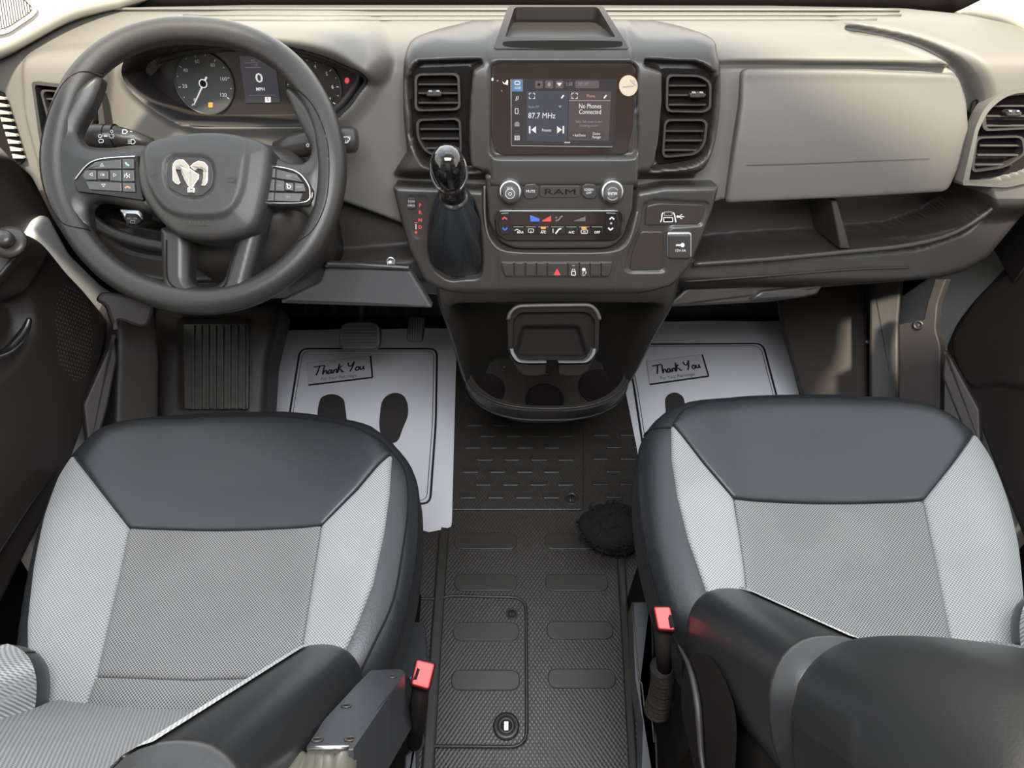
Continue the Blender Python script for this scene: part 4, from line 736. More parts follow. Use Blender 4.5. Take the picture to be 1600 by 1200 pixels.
for q in ((163, .0172), (168.5, .0172), (182, .0172)):
    c0, c1 = P(q[0], 213, 1.046), P(q[0]+1, 213, 1.046); mk('stalk_groove', [tube(np.array([P(q[0]-.6, 213.2, 1.0475), P(q[0]+.6, 213.2, 1.0475)]), [q[1]-.0002]*2, 24)], M_BLACK, ls)
SF3 = Frame(P(200, 210, 1.035), (0, -.65, .76))
mk('stalk_marks', [stroke(SF3, rnd([(192, 203), (197, 203), (200, 206), (197, 209), (192, 209)], 1), 0, .0009, M_PRINT, True, th=.001), stroke(SF3, [(203, 205), (207, 206)], 0, .0007, M_PRINT), stroke(SF3, rnd([(205, 218), (209, 218), (212, 222), (209, 225), (205, 225)], 1), 0, .0009, M_PRINT, True), *[stroke(SF3, [(200, 219+k*2.5), (204, 219+k*2.5)], 0, .0006, M_PRINT) for k in range(3)]], M_PRINT, ls)
rs = stalk('stalk', [(432, 235, 1.06), (460, 228, 1.055), (495, 222, 1.05), (525, 220, 1.045), (552, 218, 1.04), (558, 218, 1.04)], [.012, .0165, .0185, .0185, .0180, .014], [], 0)
SF2 = Frame(P(530, 219, 1.02), (0, -.65, .76))
mk('stalk_marks', [stroke(SF2, rnd([(534, 216), (538, 214), (543, 214), (547, 217), (543, 223), (538, 223)], 1), 0, .0009, M_PRINT, True), *[stroke(SF2, [(537.5+k*3, 219), (537+k*3, 224)], 0, .0006, M_PRINT) for k in range(3)], stroke(SF2, [(484, 225), (488, 228)], 0, .0012, M_PRINT), stroke(SF2, ell(481, 227, 2, 2.4, 10), 0, .0008, M_PRINT, True)], M_PRINT, rs)
# ignition / key barrel and brake switch on the panels
kb = mk('key_barrel', [lathe(P(432, 381, 1.12), (0, -.7, .7), [(.021, -.01), (.021, .003), (.018, .006), (.010, .003), (0, .002)], 32, squash=(1.15, .75)), lathe(P(432, 381, 1.118), (0, -.7, .7), [(.009, 0), (.009, .008), (0, .008)], 20, M_BLACK)], M_STACK, col)
eb = root('brake_switch', P(206, 352, 1.16), 'small silver and black parking brake switch below the left wheel spoke', 'switch')
BF = Frame(P(206, 340, 1.16), (0, -.75, .66))
mk('switch_bezel', [ppoly(BF, rnd([(185, 326, 4), (219, 328, 5), (224, 338), (223, 349, 3), (214, 354), (197, 352, 4)], 3), -.03, .0, .004)], M_SATIN, eb)
mk('switch_button', [ppoly(BF, rnd([(196, 333), (211, 334), (222, 346), (214, 352), (199, 351), (193, 342)], 3), -.001, .005, .002), text(BF, 206, 341.5, 3.4, 'PULL ON', .005, M_PRINT, sx=.8), stroke(BF, rr(204, 344.5, 211, 348.5, 1.5), .005, .0007, M_PRINT, True)], M_DARK, eb)
# ---- steering wheel
sw = root('steering_wheel', WC, 'black leather three-spoke steering wheel with a silver ram head badge', 'steering wheel')
k_ = WFm.mpp(303, 259)
outp = cr([(303, 47.5), (360, 54), (415, 75), (462, 112), (497, 165), (516, 225), (518, 285), (506, 340), (480, 390), (440, 430), (395, 456), (345, 469), (300, 470), (255, 462), (205, 443), (160, 410), (124, 365), (99, 310), (90, 255), (97, 195), (117, 140), (152, 96), (200, 65), (252, 50)], 5)
cen = WFm.poly(outp); cen = resample(cen, 160); RR = np.array([.0175 if True else 0]*160)
ang = np.arctan2(cen[:, 1]-wc[1], cen[:, 0]-wc[0])
rim3 = WFm.pts(np.column_stack([cen, np.full(160, 0.)]))
fat = .0182+.0022*np.exp(-((np.abs(ang)-0)/.35)**2)+.0022*np.exp(-((math.pi-np.abs(ang))/.35)**2)+.0012*np.exp(-((ang+math.pi/2)/.5)**2)
mk('rim', [tube(rim3, fat*1.0, 24, True, ry=fat*.95, up=WFm.n)], M_WHEEL, sw)
for pxs in ([(165, 122), (150, 119), (130, 124), (108, 143), (87, 185), (74, 235), (75, 280), (86, 318), (104, 347), (122, 358), (146, 361)], [(446, 137), (470, 147), (496, 175), (515, 220), (520, 262), (517, 310), (506, 345), (490, 369), (470, 381)]):
    q = resample(WFm.poly(cr(pxs, 5, False)), 60, False); pp = []
    for a in q:
        i = np.argmin(np.linalg.norm(cen-a, axis=1)); dd = min(np.linalg.norm(cen[i]-a), fat[i]*.92); pp.append((*a, fat[i]*.95*math.sqrt(1-(dd/fat[i])**2)+.0002))
    mk('rim_seam', [tube(WFm.pts(np.array(pp)), .0011, 6)], M_BLACK, sw)
def pil(po, amp, w0, soft): return lambda U, V: w0+amp*np.sqrt(np.clip(sdist(U, V, po)[0]/soft, 0, 1))
S1 = WFm.poly(cr([(160, 122), (150, 158), (130, 195), (124, 214), (137, 228), (170, 232), (225, 228), (244, 250), (244, 320), (232, 332), (190, 320), (155, 314), (140, 328), (142, 357), (112, 350), (92, 315), (80, 258), (88, 195), (110, 150), (134, 128)], 4))
S2 = WFm.poly(cr([(448, 140), (458, 172), (478, 212), (487, 236), (478, 254), (456, 256), (420, 243), (395, 240), (390, 330), (405, 334), (440, 325), (470, 330), (486, 350), (484, 376), (503, 352), (514, 310), (518, 262), (510, 210), (490, 168), (466, 146)], 4))
for S_ in (S1, S2): mk('spoke', [relief(WFm, resample(S_, 160), pil(S_, .014, .001, .020), step=.0032, r=.001, thick=.012)], M_SPOKE, sw)
U_ = WFm.poly(rnd([(252, 355), (256, 450, 8), (275, 476), (330, 482), (385, 470), (392, 440, 8), (418, 340), (375, 360), (352, 438, 10), (338, 449, 8), (310, 449, 10), (298, 438, 8), (298, 360)], 5))
mk('spoke', [relief(WFm, resample(U_, 200), pil(U_, .012, .0, .010), step=.0028, r=.001, thick=.016)], M_SPOKE, sw)
mk('spoke_inlay', [tube(WFm.pts([(*q, .0125) for q in resample(WFm.poly(cr([(267, 378), (267, 425), (270, 441), (282, 452), (300, 455), (340, 455), (356, 448), (363, 430), (374, 385)], 5, False)), 60, False)]), .0009, 6)], M_BLACK, sw)
# hub
HB = WFm.poly(cr([(221, 226), (262, 211), (319, 205), (375, 209), (412, 222), (420, 244), (412, 300), (399, 347), (377, 365), (330, 374), (283, 369), (260, 356), (232, 326), (216, 294), (212, 258)], 5), .04)
HI = WFm.poly(cr([(222, 232), (224, 262), (232, 292), (252, 322), (280, 336), (320, 338), (350, 334), (372, 310), (382, 270), (380, 215), (319, 200), (240, 212)], 5), .05)
EM = WFm.poly(rnd([(258, 252, 8), (270, 241), (320, 243), (334, 252, 8), (338, 275), (334, 295, 8), (318, 310), (284, 310), (262, 296, 8), (256, 272)], 8), .05)
def hh(U, V): return .034+.012*np.sqrt(np.clip(sdist(U, V, HB)[0]/.03, 0, 1))+.005*inpoly(U, V, HI, .008)-.004*inpoly(U, V, EM, .004)
hub = mk('airbag_cover', [relief(WFm, resample(HB, 200), hh, step=.0022, r=.007, thick=.035)], M_HUB, sw)
mk('airbag_lettering', [text(WFm, 311, 349, 6.5, 'AIRBAG', .0490, M_STACK, sx=1.1, th=.0006), stroke(WFm, [(229, 267), (229, 275)], .0530, .0012, M_STACK, th=.001), stroke(WFm, [(233, 275), (238, 275), (241, 273), (243, 269)], .0530, .0012, M_STACK, th=.001), stroke(WFm, rnd([(355, 279), (362, 277), (366, 279), (366, 284), (356, 284)], 1), .0530, .0009, M_STACK, True, th=.001), stroke(WFm, [(368, 276), (368, 287)], .0530, .0009, M_STACK, th=.001)], mat('grey_emboss', (.012, .012, .012), .5), hub)
WE = .0475
badge = mk('badge', [ppoly(WFm, rnd([(262, 254, 6), (272, 245), (318, 246), (331, 255, 6), (334, 275), (330, 293, 6), (316, 306), (286, 306), (264, 294, 6), (260, 272)], 6), WE-.002, WE+.001, .0008)], M_DARK, sw)
def chunk(pxs, w1, b=.0012): return ppoly(WFm, pxs, WE, WE+w1, b, tw=WE+w1)
ram = [chunk(rnd([(268.5, 257), (274, 250), (281, 248.5), (287, 249), (296, 259), (297, 268), (292, 268), (286, 262), (281, 258.5), (276, 260), (274, 266)], 1.5), .005),
       chunk(rnd([(268.5, 258), (274.5, 261), (275, 266), (279, 276), (282, 285), (279, 289), (274, 287), (269, 282)], 1.5), .004),
       chunk(rnd([(280, 259), (288, 262), (298, 268), (299, 288), (293, 291), (288, 281), (284, 272)], 1.2), .006),
       chunk(rnd([(296, 262), (304, 268), (311, 272), (310, 280), (304, 288), (300, 296), (296, 296), (293, 288), (295, 272)], 1.2), .0075),
       chunk(rnd([(296, 260), (302, 254), (310, 250.5), (319, 252.5), (325, 259), (325, 268), (318, 268), (315, 262), (310, 262), (304, 267)], 1.5), .005),
       chunk(rnd([(317, 267), (325, 267), (324, 285), (320, 291), (313, 290), (315, 284), (317, 277)], 1.5), .004),
       chunk([(292.5, 293), (299, 290), (304.5, 294), (303, 301), (292, 301.5)], .006)]
mk('ram_head', ram, mat('badge_silver', (.75, .72, .68), .25, 1.), badge)
# control pods
def gb_(pxs, w, m=M_STACK, b=.001, r=1.5): return ppoly(WFm, rnd(pxs, r), w-.006, w, b, m)
lpod = mk('button_pod', [gb_([(112, 281), (131, 259), (146, 249), (168, 244.5), (216, 241.5), (224, 313), (160, 304), (120, 299)], .0185, M_GLOSS, .002, 3)], M_GLOSS, sw)
M_BTN = mat('button_grey', (.07, .07, .068), .4); WBt = .0215
def icon(pts, m=M_PRINT, closed=True, wid=.0009): return stroke(WFm, pts, WBt, wid, m, closed, th=.0004)
for pxs, ic_ in (([(136, 264), (148, 253), (189, 249), (189, 263.5)], [icon([(156.5, 259.5), (159.5, 255.5), (162.5, 259.5)])]),
                 ([(128.5, 275), (133, 266), (150, 265.5), (150, 281), (133, 281)], [icon([(144.5, 270), (144.5, 275), (140, 272.5)])]),
                 ([(171, 265.5), (189, 265.5), (189, 283.5), (171, 282)], [icon([(177.5, 271), (177.5, 276), (182, 273.5)])]),
                 ([(134, 283), (189.5, 285.5), (190, 299), (139, 296)], [icon([(159, 288), (165, 288), (162, 292)])]),
                 ([(152, 267), (169, 267), (169, 280), (152, 280)], [text(WFm, 160.5, 273.3, 3.6, 'OK', .023, M_PRINT)]),
                 ([(191, 248.5), (208.5, 248), (209, 263.5), (191, 263.5)], [icon([(196, 253.5), (198, 256.5), (202, 259)], mat('phone_green', (.25, .55, .42), .5), False, .002)]),
                 ([(191, 265.5), (209, 265.5), (209.5, 283.5), (191, 283.5)], [icon([(199, 270), (197, 273), (200, 275), (198, 278)], M_PRINT, False, .0012), icon([(194.5, 273), (195.5, 275), (194.5, 277)], M_PRINT, False), icon([(203, 272), (201.5, 275), (203, 278)], M_PRINT, False)]),
                 ([(191, 285.5), (209.5, 285.5), (211, 300), (192, 299.5)], [icon([(195.5, 294), (199, 291.5), (204, 294)], mat('phone_red', (.6, .2, .16), .5), False, .0022)])):
    w_ = .023 if pxs[0] == (152, 267) else WBt
    mk('button', [gb_(pxs, w_, M_BTN)]+ic_, M_BTN, lpod)
rpod = mk('button_pod', [gb_([(413, 257), (446, 261), (468, 268), (481, 281), (490, 298), (489, 308), (482, 322), (408, 322)], .0185, M_GLOSS, .002, 3)], M_GLOSS, sw)
for pxs, ic_ in (([(415, 262), (430, 263.5), (429.5, 278), (415, 277.5)], []), ([(415, 279.5), (429, 280), (428, 298.5), (414, 298)], []), ([(413, 300), (428, 300.5), (427, 314), (412, 314)], []),
                 ([(431.5, 264), (463, 272), (472.5, 284.5), (431, 278.5)], [text(WFm, 452, 275, 3.2, 'RES+', WBt, M_PRDIM)]),
                 ([(430.5, 280.5), (444, 282.5), (444, 298.5), (430, 298.5)], [text(WFm, 436.5, 290, 2.8, 'CANC', WBt, M_PRDIM, sx=.8)]),
                 ([(460, 285), (474.5, 287), (477.5, 299), (460, 299.5)], [text(WFm, 467, 292.5, 2.8, 'MODE', WBt, M_PRDIM, sx=.8)]),
                 ([(429, 301), (472.5, 302), (467, 315), (428, 314)], [text(WFm, 451, 308, 3.2, 'SET-', WBt, M_PRDIM)]),
                 ([(445.5, 285), (458, 285.5), (457.5, 298), (445, 297)], [stroke(WFm, ell(451.5, 291.8, 2.6, 2.6, 14), .023, .0008, M_PRINT, True, th=.0004), stroke(WFm, [(447.5, 287.5), (450, 288)], .023, .0012, M_PRINT)])):
    mk('button', [gb_(pxs, .023 if pxs[0] == (445.5, 285) else WBt, M_BTN)]+ic_, M_BTN, rpod)
mk('pod_trim', [tube(WFm.pts([(*q, .0195) for q in resample(WFm.poly(cr([(414, 258.5), (446, 263), (466, 270), (478, 283), (484, 298), (476, 316), (410, 317)], 6, False), .0195), 50, False)]), .0010, 6)], M_CHROME, rpod)
mk('pod_trim', [tube(WFm.pts([(*q, .0195) for q in resample(WFm.poly(cr([(211, 244.5), (168, 247), (147, 251.5), (133, 261), (118, 280)], 6, False), .0195), 50, False)]), .0009, 6)], M_CHROME, lpod)
# ================================================================ floor console with cup holders
kc = root('floor_console', (.07, 1.0, 0), 'black floor console with a cup holder tray below the centre stack', 'console')
CX = .072
def dring(z, yf, hw, n=48, yb=1.22, rad=None):
    ry = min(.11, hw) if rad is None else rad; a = np.linspace(math.pi, 2*math.pi, n-4)
    p = [(CX+hw*np.sign(math.cos(t))*abs(math.cos(t))**.75, yf+ry+ry*math.sin(t)) for t in a]
    p += [(CX+hw, yb-.01), (CX+hw, yb), (CX-hw, yb), (CX-hw, yb-.01)]
    return np.array([(x, y, z) for x, y in p])
body = [dring(z, yf, hw) for z, yf, hw in ((0, 1.12, .11), (.12, 1.03, .125), (.22, .93, .145), (.29, .885, .158), (.335, .853, .167), (.343, .849, .169), (.346, .853, .166), (.350, .849, .170), (.385, .842, .172))]
rimo = dring(.388, .844, .170); rimi = dring(.388, .854, .160); fl_ = dring(.325, .872, .146)
mk('console_body', [loft(body+[rimo, rimi, dring(.380, .857, .157), dring(.335, .868, .150), fl_], caps=True)], M_DARK, kc, autos=45)
mk('tray_rim', [tube(np.array([q+[0, 0, .001] for q in dring(.389, .846, .168)[:44]]), .0022, 8)], M_STACK, kc)
mk('seam', [tube(dring(.346, .849, .1705)[2:42], .0012, 6)], M_STACK, kc)
def cring(z, yf, hw, dep, m=.03):
    p = [(-hw, 1.25), (-hw, yf+.02), (-hw, yf+.006), (-hw+.006, yf), (-hw+.012, yf+.004), (-hw+m*.7, yf+dep*.5), (-hw+m, yf+dep*.85), (-hw+m*1.6, yf+dep), (0, yf+dep), (hw-m*1.6, yf+dep), (hw-m, yf+dep*.85), (hw-m*.7, yf+dep*.5), (hw-.012, yf+.004), (hw-.006, yf), (hw, yf+.006), (hw, yf+.02), (hw, 1.25)]
    return np.array([(CX+x, y, z) for x, y in p])
cw = [cring(.322, .93, .150, .10), cring(.385, .915, .170, .085), cring(.45, .895, .174, .095), cring(.55, .87, .180, .085), cring(.62, .853, .186, .07), cring(.655, .845, .190, .05), cring(.675, .842, .192, .012), cring(.69, .840, .193, .002), cring(.73, .85, .195, .002)]
mk('console_back', [loft(cw, closed=True, caps=True)], M_DARK, kc, autos=60)
for (px, py, r_) in ((757, 610, .040), (851, 625, .037), (938, 605, .043)):
    c = Pz(px, py, .327)
    mk('cup_holder', [lathe(c, (0, 0, 1), [(r_+.003, 0), (r_+.003, .004), (r_, .005), (r_-.002, .003), (r_-.004, .0006), (0, .0006)], 40)], M_BLACK, kc)
for (px, py, z_) in ((740, 601, .37), (788, 573, .38), (855, 584, .38)):
    c = Pz(px, py, z_); mk('rubber_stop', [lathe(c, (0, -.5, .8), [(.005, -.004), (.005, .001), (.003, .004), (0, .005)], 16)], M_STACK, kc)
KF = Frame(P(865, 530, 1.16), (0, -.72, .69))
M_CLIP = mat('clip_grey', (.10, .105, .11), .35)
pd = root('phone_dock', P(865, 560, 1.20), 'black clip-on phone dock with grey rounded edges above the cup holders', 'phone dock')
po = resample(KF.poly(rnd([(793, 492, 6), (806, 477, 6), (925, 475, 6), (937, 490, 6), (935, 548), (926, 562, 8), (802, 562, 8), (794, 548)], 5)), 120)
pi = resample(KF.poly(rnd([(801, 500, 6), (813, 488, 6), (918, 487, 6), (930, 499, 6), (929, 546), (920, 557, 6), (810, 557, 6), (801, 546)], 5)), 120)
mk('dock_shell', [ring_slab(KF, po, pi, -.05, 0)], M_BLACK, pd)
for pxs in ([(796, 552), (806, 567), (853, 570), (853, 586), (838, 589), (818, 588), (806, 578)], [(931, 552), (920, 567), (873, 570), (873, 586), (888, 589), (908, 588), (921, 578)]): mk('clip_housing', [ppoly(KF, rnd(pxs, 4), -.03, .012, .003, tw=.012)], M_BLACK, pd)
mk('dock_cavity', [relief(KF, pi, lambda U, V: -.012-.018*inpoly(U, V, KF.poly(rnd([(817, 512), (905, 512), (918, 558), (806, 558)], 6)), .008), step=.003, thick=.02)], M_BLACK, pd)
mk('dock_edge', [tube(KF.pts([(*q, .001) for q in resample(KF.poly(cr([(794, 500), (797, 490), (808, 480), (830, 478), (900, 477), (922, 478), (933, 488), (937, 500)], 5, False)), 50, False)]), .0035, 10)], M_STACK, pd)
for pxs in ([(797, 545), (799, 553), (807, 564), (820, 567), (853, 567)], [(931, 545), (929, 554), (919, 565), (905, 567), (873, 567)]):
    q = resample(KF.poly(cr(pxs, 6, False), .022), 30, False); q2 = q+np.array([0, -.0032]); bot = q*1.0
    ctr = np.array(KF.uv(865, 540, .01)); inn = q+(ctr-q)*.07
    V = np.vstack([KF.pts(np.column_stack([q, np.full(30, .022)])), KF.pts(np.column_stack([inn, np.full(30, .022)])), KF.pts(np.column_stack([q, np.full(30, -.02)])), KF.pts(np.column_stack([inn, np.full(30, -.02)]))]); F = []
    for i in range(29): F += [[i, i+1, 31+i, 30+i], [60+i, 61+i, i+1, i], [30+i, 31+i, 91+i, 90+i]]
    F += [[29, 89, 119, 59]]
    mk('clip_arm', [Geo(V, F, None, False)], M_CLIP, pd)
# ================================================================ pedals and footwell
def pedal(name, lab, pxs, horiz, d, n_ridges, hang):
    fr = Frame(P(*pxs[0][:2], d), (0, -.62, .78)); poly = resample(fr.poly(rnd(pxs[1], 9)), 60); o = root(name, P(*pxs[0][:2], d), lab, 'pedal', 'pedals in the left footwell')
    g = [slab(fr, poly, -.012, 0, .003)]; (u0, v0), (u1, v1) = poly.min(0), poly.max(0); W_, H_ = u1-u0, v1-v0
    for k in range(n_ridges):
        if horiz: v = v0+H_*(.12+.76*(k+.5)/n_ridges); g.append(slab(fr, np.array([(u0+W_*.09, v-H_*.028), (u1-W_*.09, v-H_*.028), (u1-W_*.09, v+H_*.028), (u0+W_*.09, v+H_*.028)]), 0, .006, .0012))
        else: u = u0+W_*(.1+.8*(k+.5)/n_ridges); g.append(slab(fr, np.array([(u-W_*.03, v0+H_*.08), (u+W_*.03, v0+H_*.08), (u+W_*.03, v1-H_*.08), (u-W_*.03, v1-H_*.08)]), 0, .003, .001))
    mk('pedal_pad', g, M_RUBS, o); c = fr.pts([((u0+u1)/2, (v0+v1)/2, -.012)])[0]
    mk('pedal_arm', [tube(cr(np.array([c, c+[0, .06, .02], c+[0, .13, .14], c+[0, .14, .34]]), 5, False), .009, 10)], M_LOW, o)
pedal('brake_pedal', 'wide black brake pedal with horizontal ridges above the left paper mat', [(562, 525), [(538, 503), (586, 502), (595, 514), (594, 540), (586, 547), (537, 547), (528, 538), (530, 516)]], True, 1.62, 7, 0)
pedal('accelerator_pedal', 'narrow black accelerator pedal with vertical ridges beside the floor console', [(649, 515), [(640, 494), (665, 494), (660, 536), (634, 534)]], False, 1.68, 6, 0)
WFL = Frame(P(330, 560, 1.62), (.10, -.45, .88))
mk('trim_6', relief(WFL, resample(WFL.poly(rnd([(235, 470), (440, 470), (418, 560), (412, 660), (240, 680)], 10)), 160), lambda U, V: .01*inpoly(U, V, WFL.poly(rnd([(283, 500), (392, 500), (391, 640), (285, 640)], 6)), .01), step=.008, r=.02, thick=.10), M_LOW, kind='structure')
fr_ = root('foot_rest', P(338, 625, 1.60), 'black foot rest with long vertical ridges in the left footwell', 'foot rest')
g = [ppoly(WFL, rnd([(286, 505), (390, 505), (389, 640), (287, 640)], 5), .005, .013, .003, tw=.01)]
for k in range(8): x0 = 300+k*11.3; g.append(ppoly(WFL, [(x0, 508), (x0+4.5, 508), (x0+4.5, 640), (x0, 640)], .012, .019, .0015, tw=.016))
mk('rest_plate', g, M_RUBS, fr_)
KL = Frame(P(215, 560, 1.45), (.75, -.45, .48), (0, 1, 0.2))
mk('trim_7', relief(KL, resample(KL.poly(rnd([(184, 512, 4), (200, 470), (244, 470, 8), (250, 560), (248, 700), (180, 700), (182, 600)], 8)), 160), step=.006, r=.008, thick=.12), M_LOW, kind='structure')
hb = mk('trim_8', [ppoly(Frame(P(200, 490, 1.30), (.5, -.6, .6)), cr([(152, 470), (156, 460), (166, 456), (185, 458), (210, 462), (240, 468), (236, 500), (224, 512), (205, 508), (186, 502), (182, 520), (172, 500), (165, 480)], 3), -.05, 0, .006)], M_LOW, kind='structure')
KR = Frame(P(1430, 580, 1.5), (-.70, -.50, .5), (0, 1, .2))
mk('trim_9', ppoly(KR, rnd([(1403, 507, 4), (1442, 500, 4), (1449, 470), (1460, 437, 2), (1479, 436, 2), (1465, 475), (1462, 515), (1470, 542), (1468, 700), (1400, 720), (1404, 600)], 6), -.03, 0, .003), M_LOW, kind='structure')
c = KR.pts([(*KR.uv(1435, 508), .001)])[0]; cl = root('trim_clip', c, 'small round black plastic clip on the right kick panel', 'clip'); mk('clip_head', [lathe(c, KR.n, [(.010, -.002), (.010, .002), (.006, .004), (.006, .002), (.003, .003), (0, .004)], 20)], M_STACK, cl)
# lower side panels of the right footwell
FR2 = Frame(P(1300, 560, 1.75), (-.25, -.62, .74))
mk('trim_10', [ppoly(FR2, rnd([(1215, 460), (1354, 440), (1356, 640), (1262, 640), (1225, 520)], 4), -.05, 0, .006)], mat('carpet_brown', (.030, .023, .019), .8), kind='structure')
mk('trim_11', [ppoly(Frame(P(1380, 560, 1.65), (-.5, -.55, .66)), rnd([(1358, 420), (1410, 430), (1404, 506), (1404, 640), (1358, 640)], 3), -.05, 0, .006)], M_LOW, kind='structure')
mk('screw', [lathe(FR2.pts([(*FR2.uv(1355, 533), .0)])[0], (-.3, -.7, .6), [(.005, 0), (.005, .004), (0, .005)], 12)], M_SATIN, bpy.data.objects['trim_10'])
# ================================================================ paper floor mats
FPr = Frame((0, 0, .008), (0, 0, 1))
def letters(fr, px, py, w_px, rot, w):
    L_ = {'T': [[(0, 1), (.35, 1.02), (.75, 1.06)], [(.42, 1.03), (.30, .5), (.16, 0)]], 'h': [[(.10, 1.0), (.0, .4), (-.04, 0), (.06, .3), (.18, .42), (.24, .3), (.22, .05), (.3, .05)]],
          'a': [[(.26, .40), (.12, .42), (.0, .2), (.04, .02), (.16, .08), (.26, .38), (.24, .08), (.34, .05)]], 'n': [[(.04, .42), (.0, 0), (.06, .28), (.18, .42), (.24, .32), (.22, .05), (.3, .04)]],
          'k': [[(.12, 1.02), (.02, .5), (-.02, 0)], [(.26, .62), (.22, .72), (.14, .6), (.04, .36), (.2, .3), (.28, .04), (.4, .06)]], 'Y': [[(.02, 1.0), (.0, .72), (.12, .56), (.28, .68), (.44, 1.06)], [(.44, 1.06), (.28, .4), (.10, -.05)]],
          'o': [[(.14, .42), (.02, .28), (.02, .06), (.14, .0), (.24, .16), (.22, .36), (.12, .42)]], 'u': [[(.02, .42), (.0, .12), (.08, .02), (.2, .14), (.26, .42), (.24, .1), (.32, .04)]]}
    adv = {'T': .66, 'h': .33, 'a': .37, 'n': .34, 'k': .42, 'Y': .50, 'o': .32, 'u': .4, ' ': .30}; s = 'Thank You'; tot = sum(adv[c] for c in s)
    k = fr.mpp(px, py, w)*w_px/tot; u0, v0 = fr.uv(px, py, w); x = -tot/2; g = []; ca, sa = math.cos(rot), math.sin(rot); N = 0
    for c in s:
        for st_ in L_.get(c, []):
            p = cr([((x+a)*k, (b-.45)*k*.80) for a, b in st_], 4, False); q = np.column_stack([u0+p[:, 0]*ca-p[:, 1]*sa, v0+(p[:, 0]*sa+p[:, 1]*ca)*1.0]); g.append(stroke(fr, q, w+.0002*(N % 3), .0042, px=False)); N += 1
        x += adv[c]
    return g
def paper(lab, outl_, frame_, box_, feet, tx, ty, tw, sub):
    o = root('paper_floor_mat', Pz(*np.mean([p[:2] for p in outl_], 0), 0.0), lab, 'floor mat', 'white paper floor mats')
    g = relief(FPr, resample(FPr.poly(rnd(outl_, 2)), 260), lambda U, V: .0015*np.sin(U*30)*np.sin(V*17)+.001, step=.012, thick=.0012)
    mk('paper_sheet', g, M_PAPER, o); W_ = .0030
    fo = resample(FPr.poly(rnd(frame_, 12), W_), 200); c_ = fo.mean(0); fi = c_+(fo-c_)*np.array([.955, .965])
    pr = [stroke(FPr, fo, W_, .0055, M_INK, True, px=False), stroke(FPr, fi, W_, .0016, M_INK, True, px=False)]
    mk('printed_frame', pr, M_INK, o)
    bx = FPr.poly(box_, W_); mk('printed_box', [slab(FPr, bx, W_, W_+.0004, 0, mat('box_tint', (.66, .66, .69), .85, bump=None)), stroke(FPr, bx, W_+.0004, .0008, M_INK, True, px=False, th=.0003), stroke(FPr, bx[[1, 2]], W_+.0004, .0045, M_INK, px=False), stroke(FPr, bx[[2, 3]], W_+.0004, .0055, M_INK, px=False)], M_INK, o)
    rot = math.atan2(bx[1][1]-bx[0][1], bx[1][0]-bx[0][0])
    mk('thank_you_lettering', letters(FPr, tx, ty, tw, rot+.02, W_+.001), M_INK, o)
    mk('small_lettering', [text(FPr, *sub, 6.2, 'For Your Patronage', W_+.001, M_INK, sx=.80, shear=.25, rot=rot)], M_INK, o)
    for f_ in feet: mk('footprint', [slab(FPr, FPr.poly(cr(f_, 5), W_), W_, W_+.0004)], mat('footprint_ink', (.035, .03, .03), .8), o)
paper('white paper mat printed Thank You under the pedals, left of the floor console', [(447, 516), (560, 515), (700, 513), (713, 560), (709, 700), (706, 824), (690, 828), (664, 833), (662, 826), (640, 829), (395, 832), (415, 700)],
      [(469, 545), (683, 545), (681, 660), (672, 787), (432, 787), (452, 650)], [(479, 567), (579, 556), (582, 590), (482, 602)], [[(500, 625), (508, 618), (520, 616), (532, 620), (539, 633), (540, 690), (500, 690), (496, 650)], [(594, 645), (597, 628), (605, 618), (617, 614), (630, 618), (637, 632), (637, 650), (630, 668), (620, 690), (600, 690), (593, 668)]], 531, 576, 80, (529, 589.5))
paper('white paper mat printed Thank You in the right footwell, right of the floor console', [(985, 503), (1100, 502), (1222, 502), (1226, 525), (1246, 605), (1300, 820), (1007, 787), (1003, 778), (1006, 772), (995, 700), (975, 600)],
      [(975, 538), (1192, 537), (1198, 560), (1240, 720), (1250, 775), (1018, 775), (1005, 700), (990, 600)], [(1010, 565), (1097, 554), (1107, 588), (1015, 601)], [[(1040, 640), (1040, 622), (1050, 614), (1062, 616), (1070, 630), (1075, 690), (1045, 690)]], 1058, 574, 76, (1058, 588))
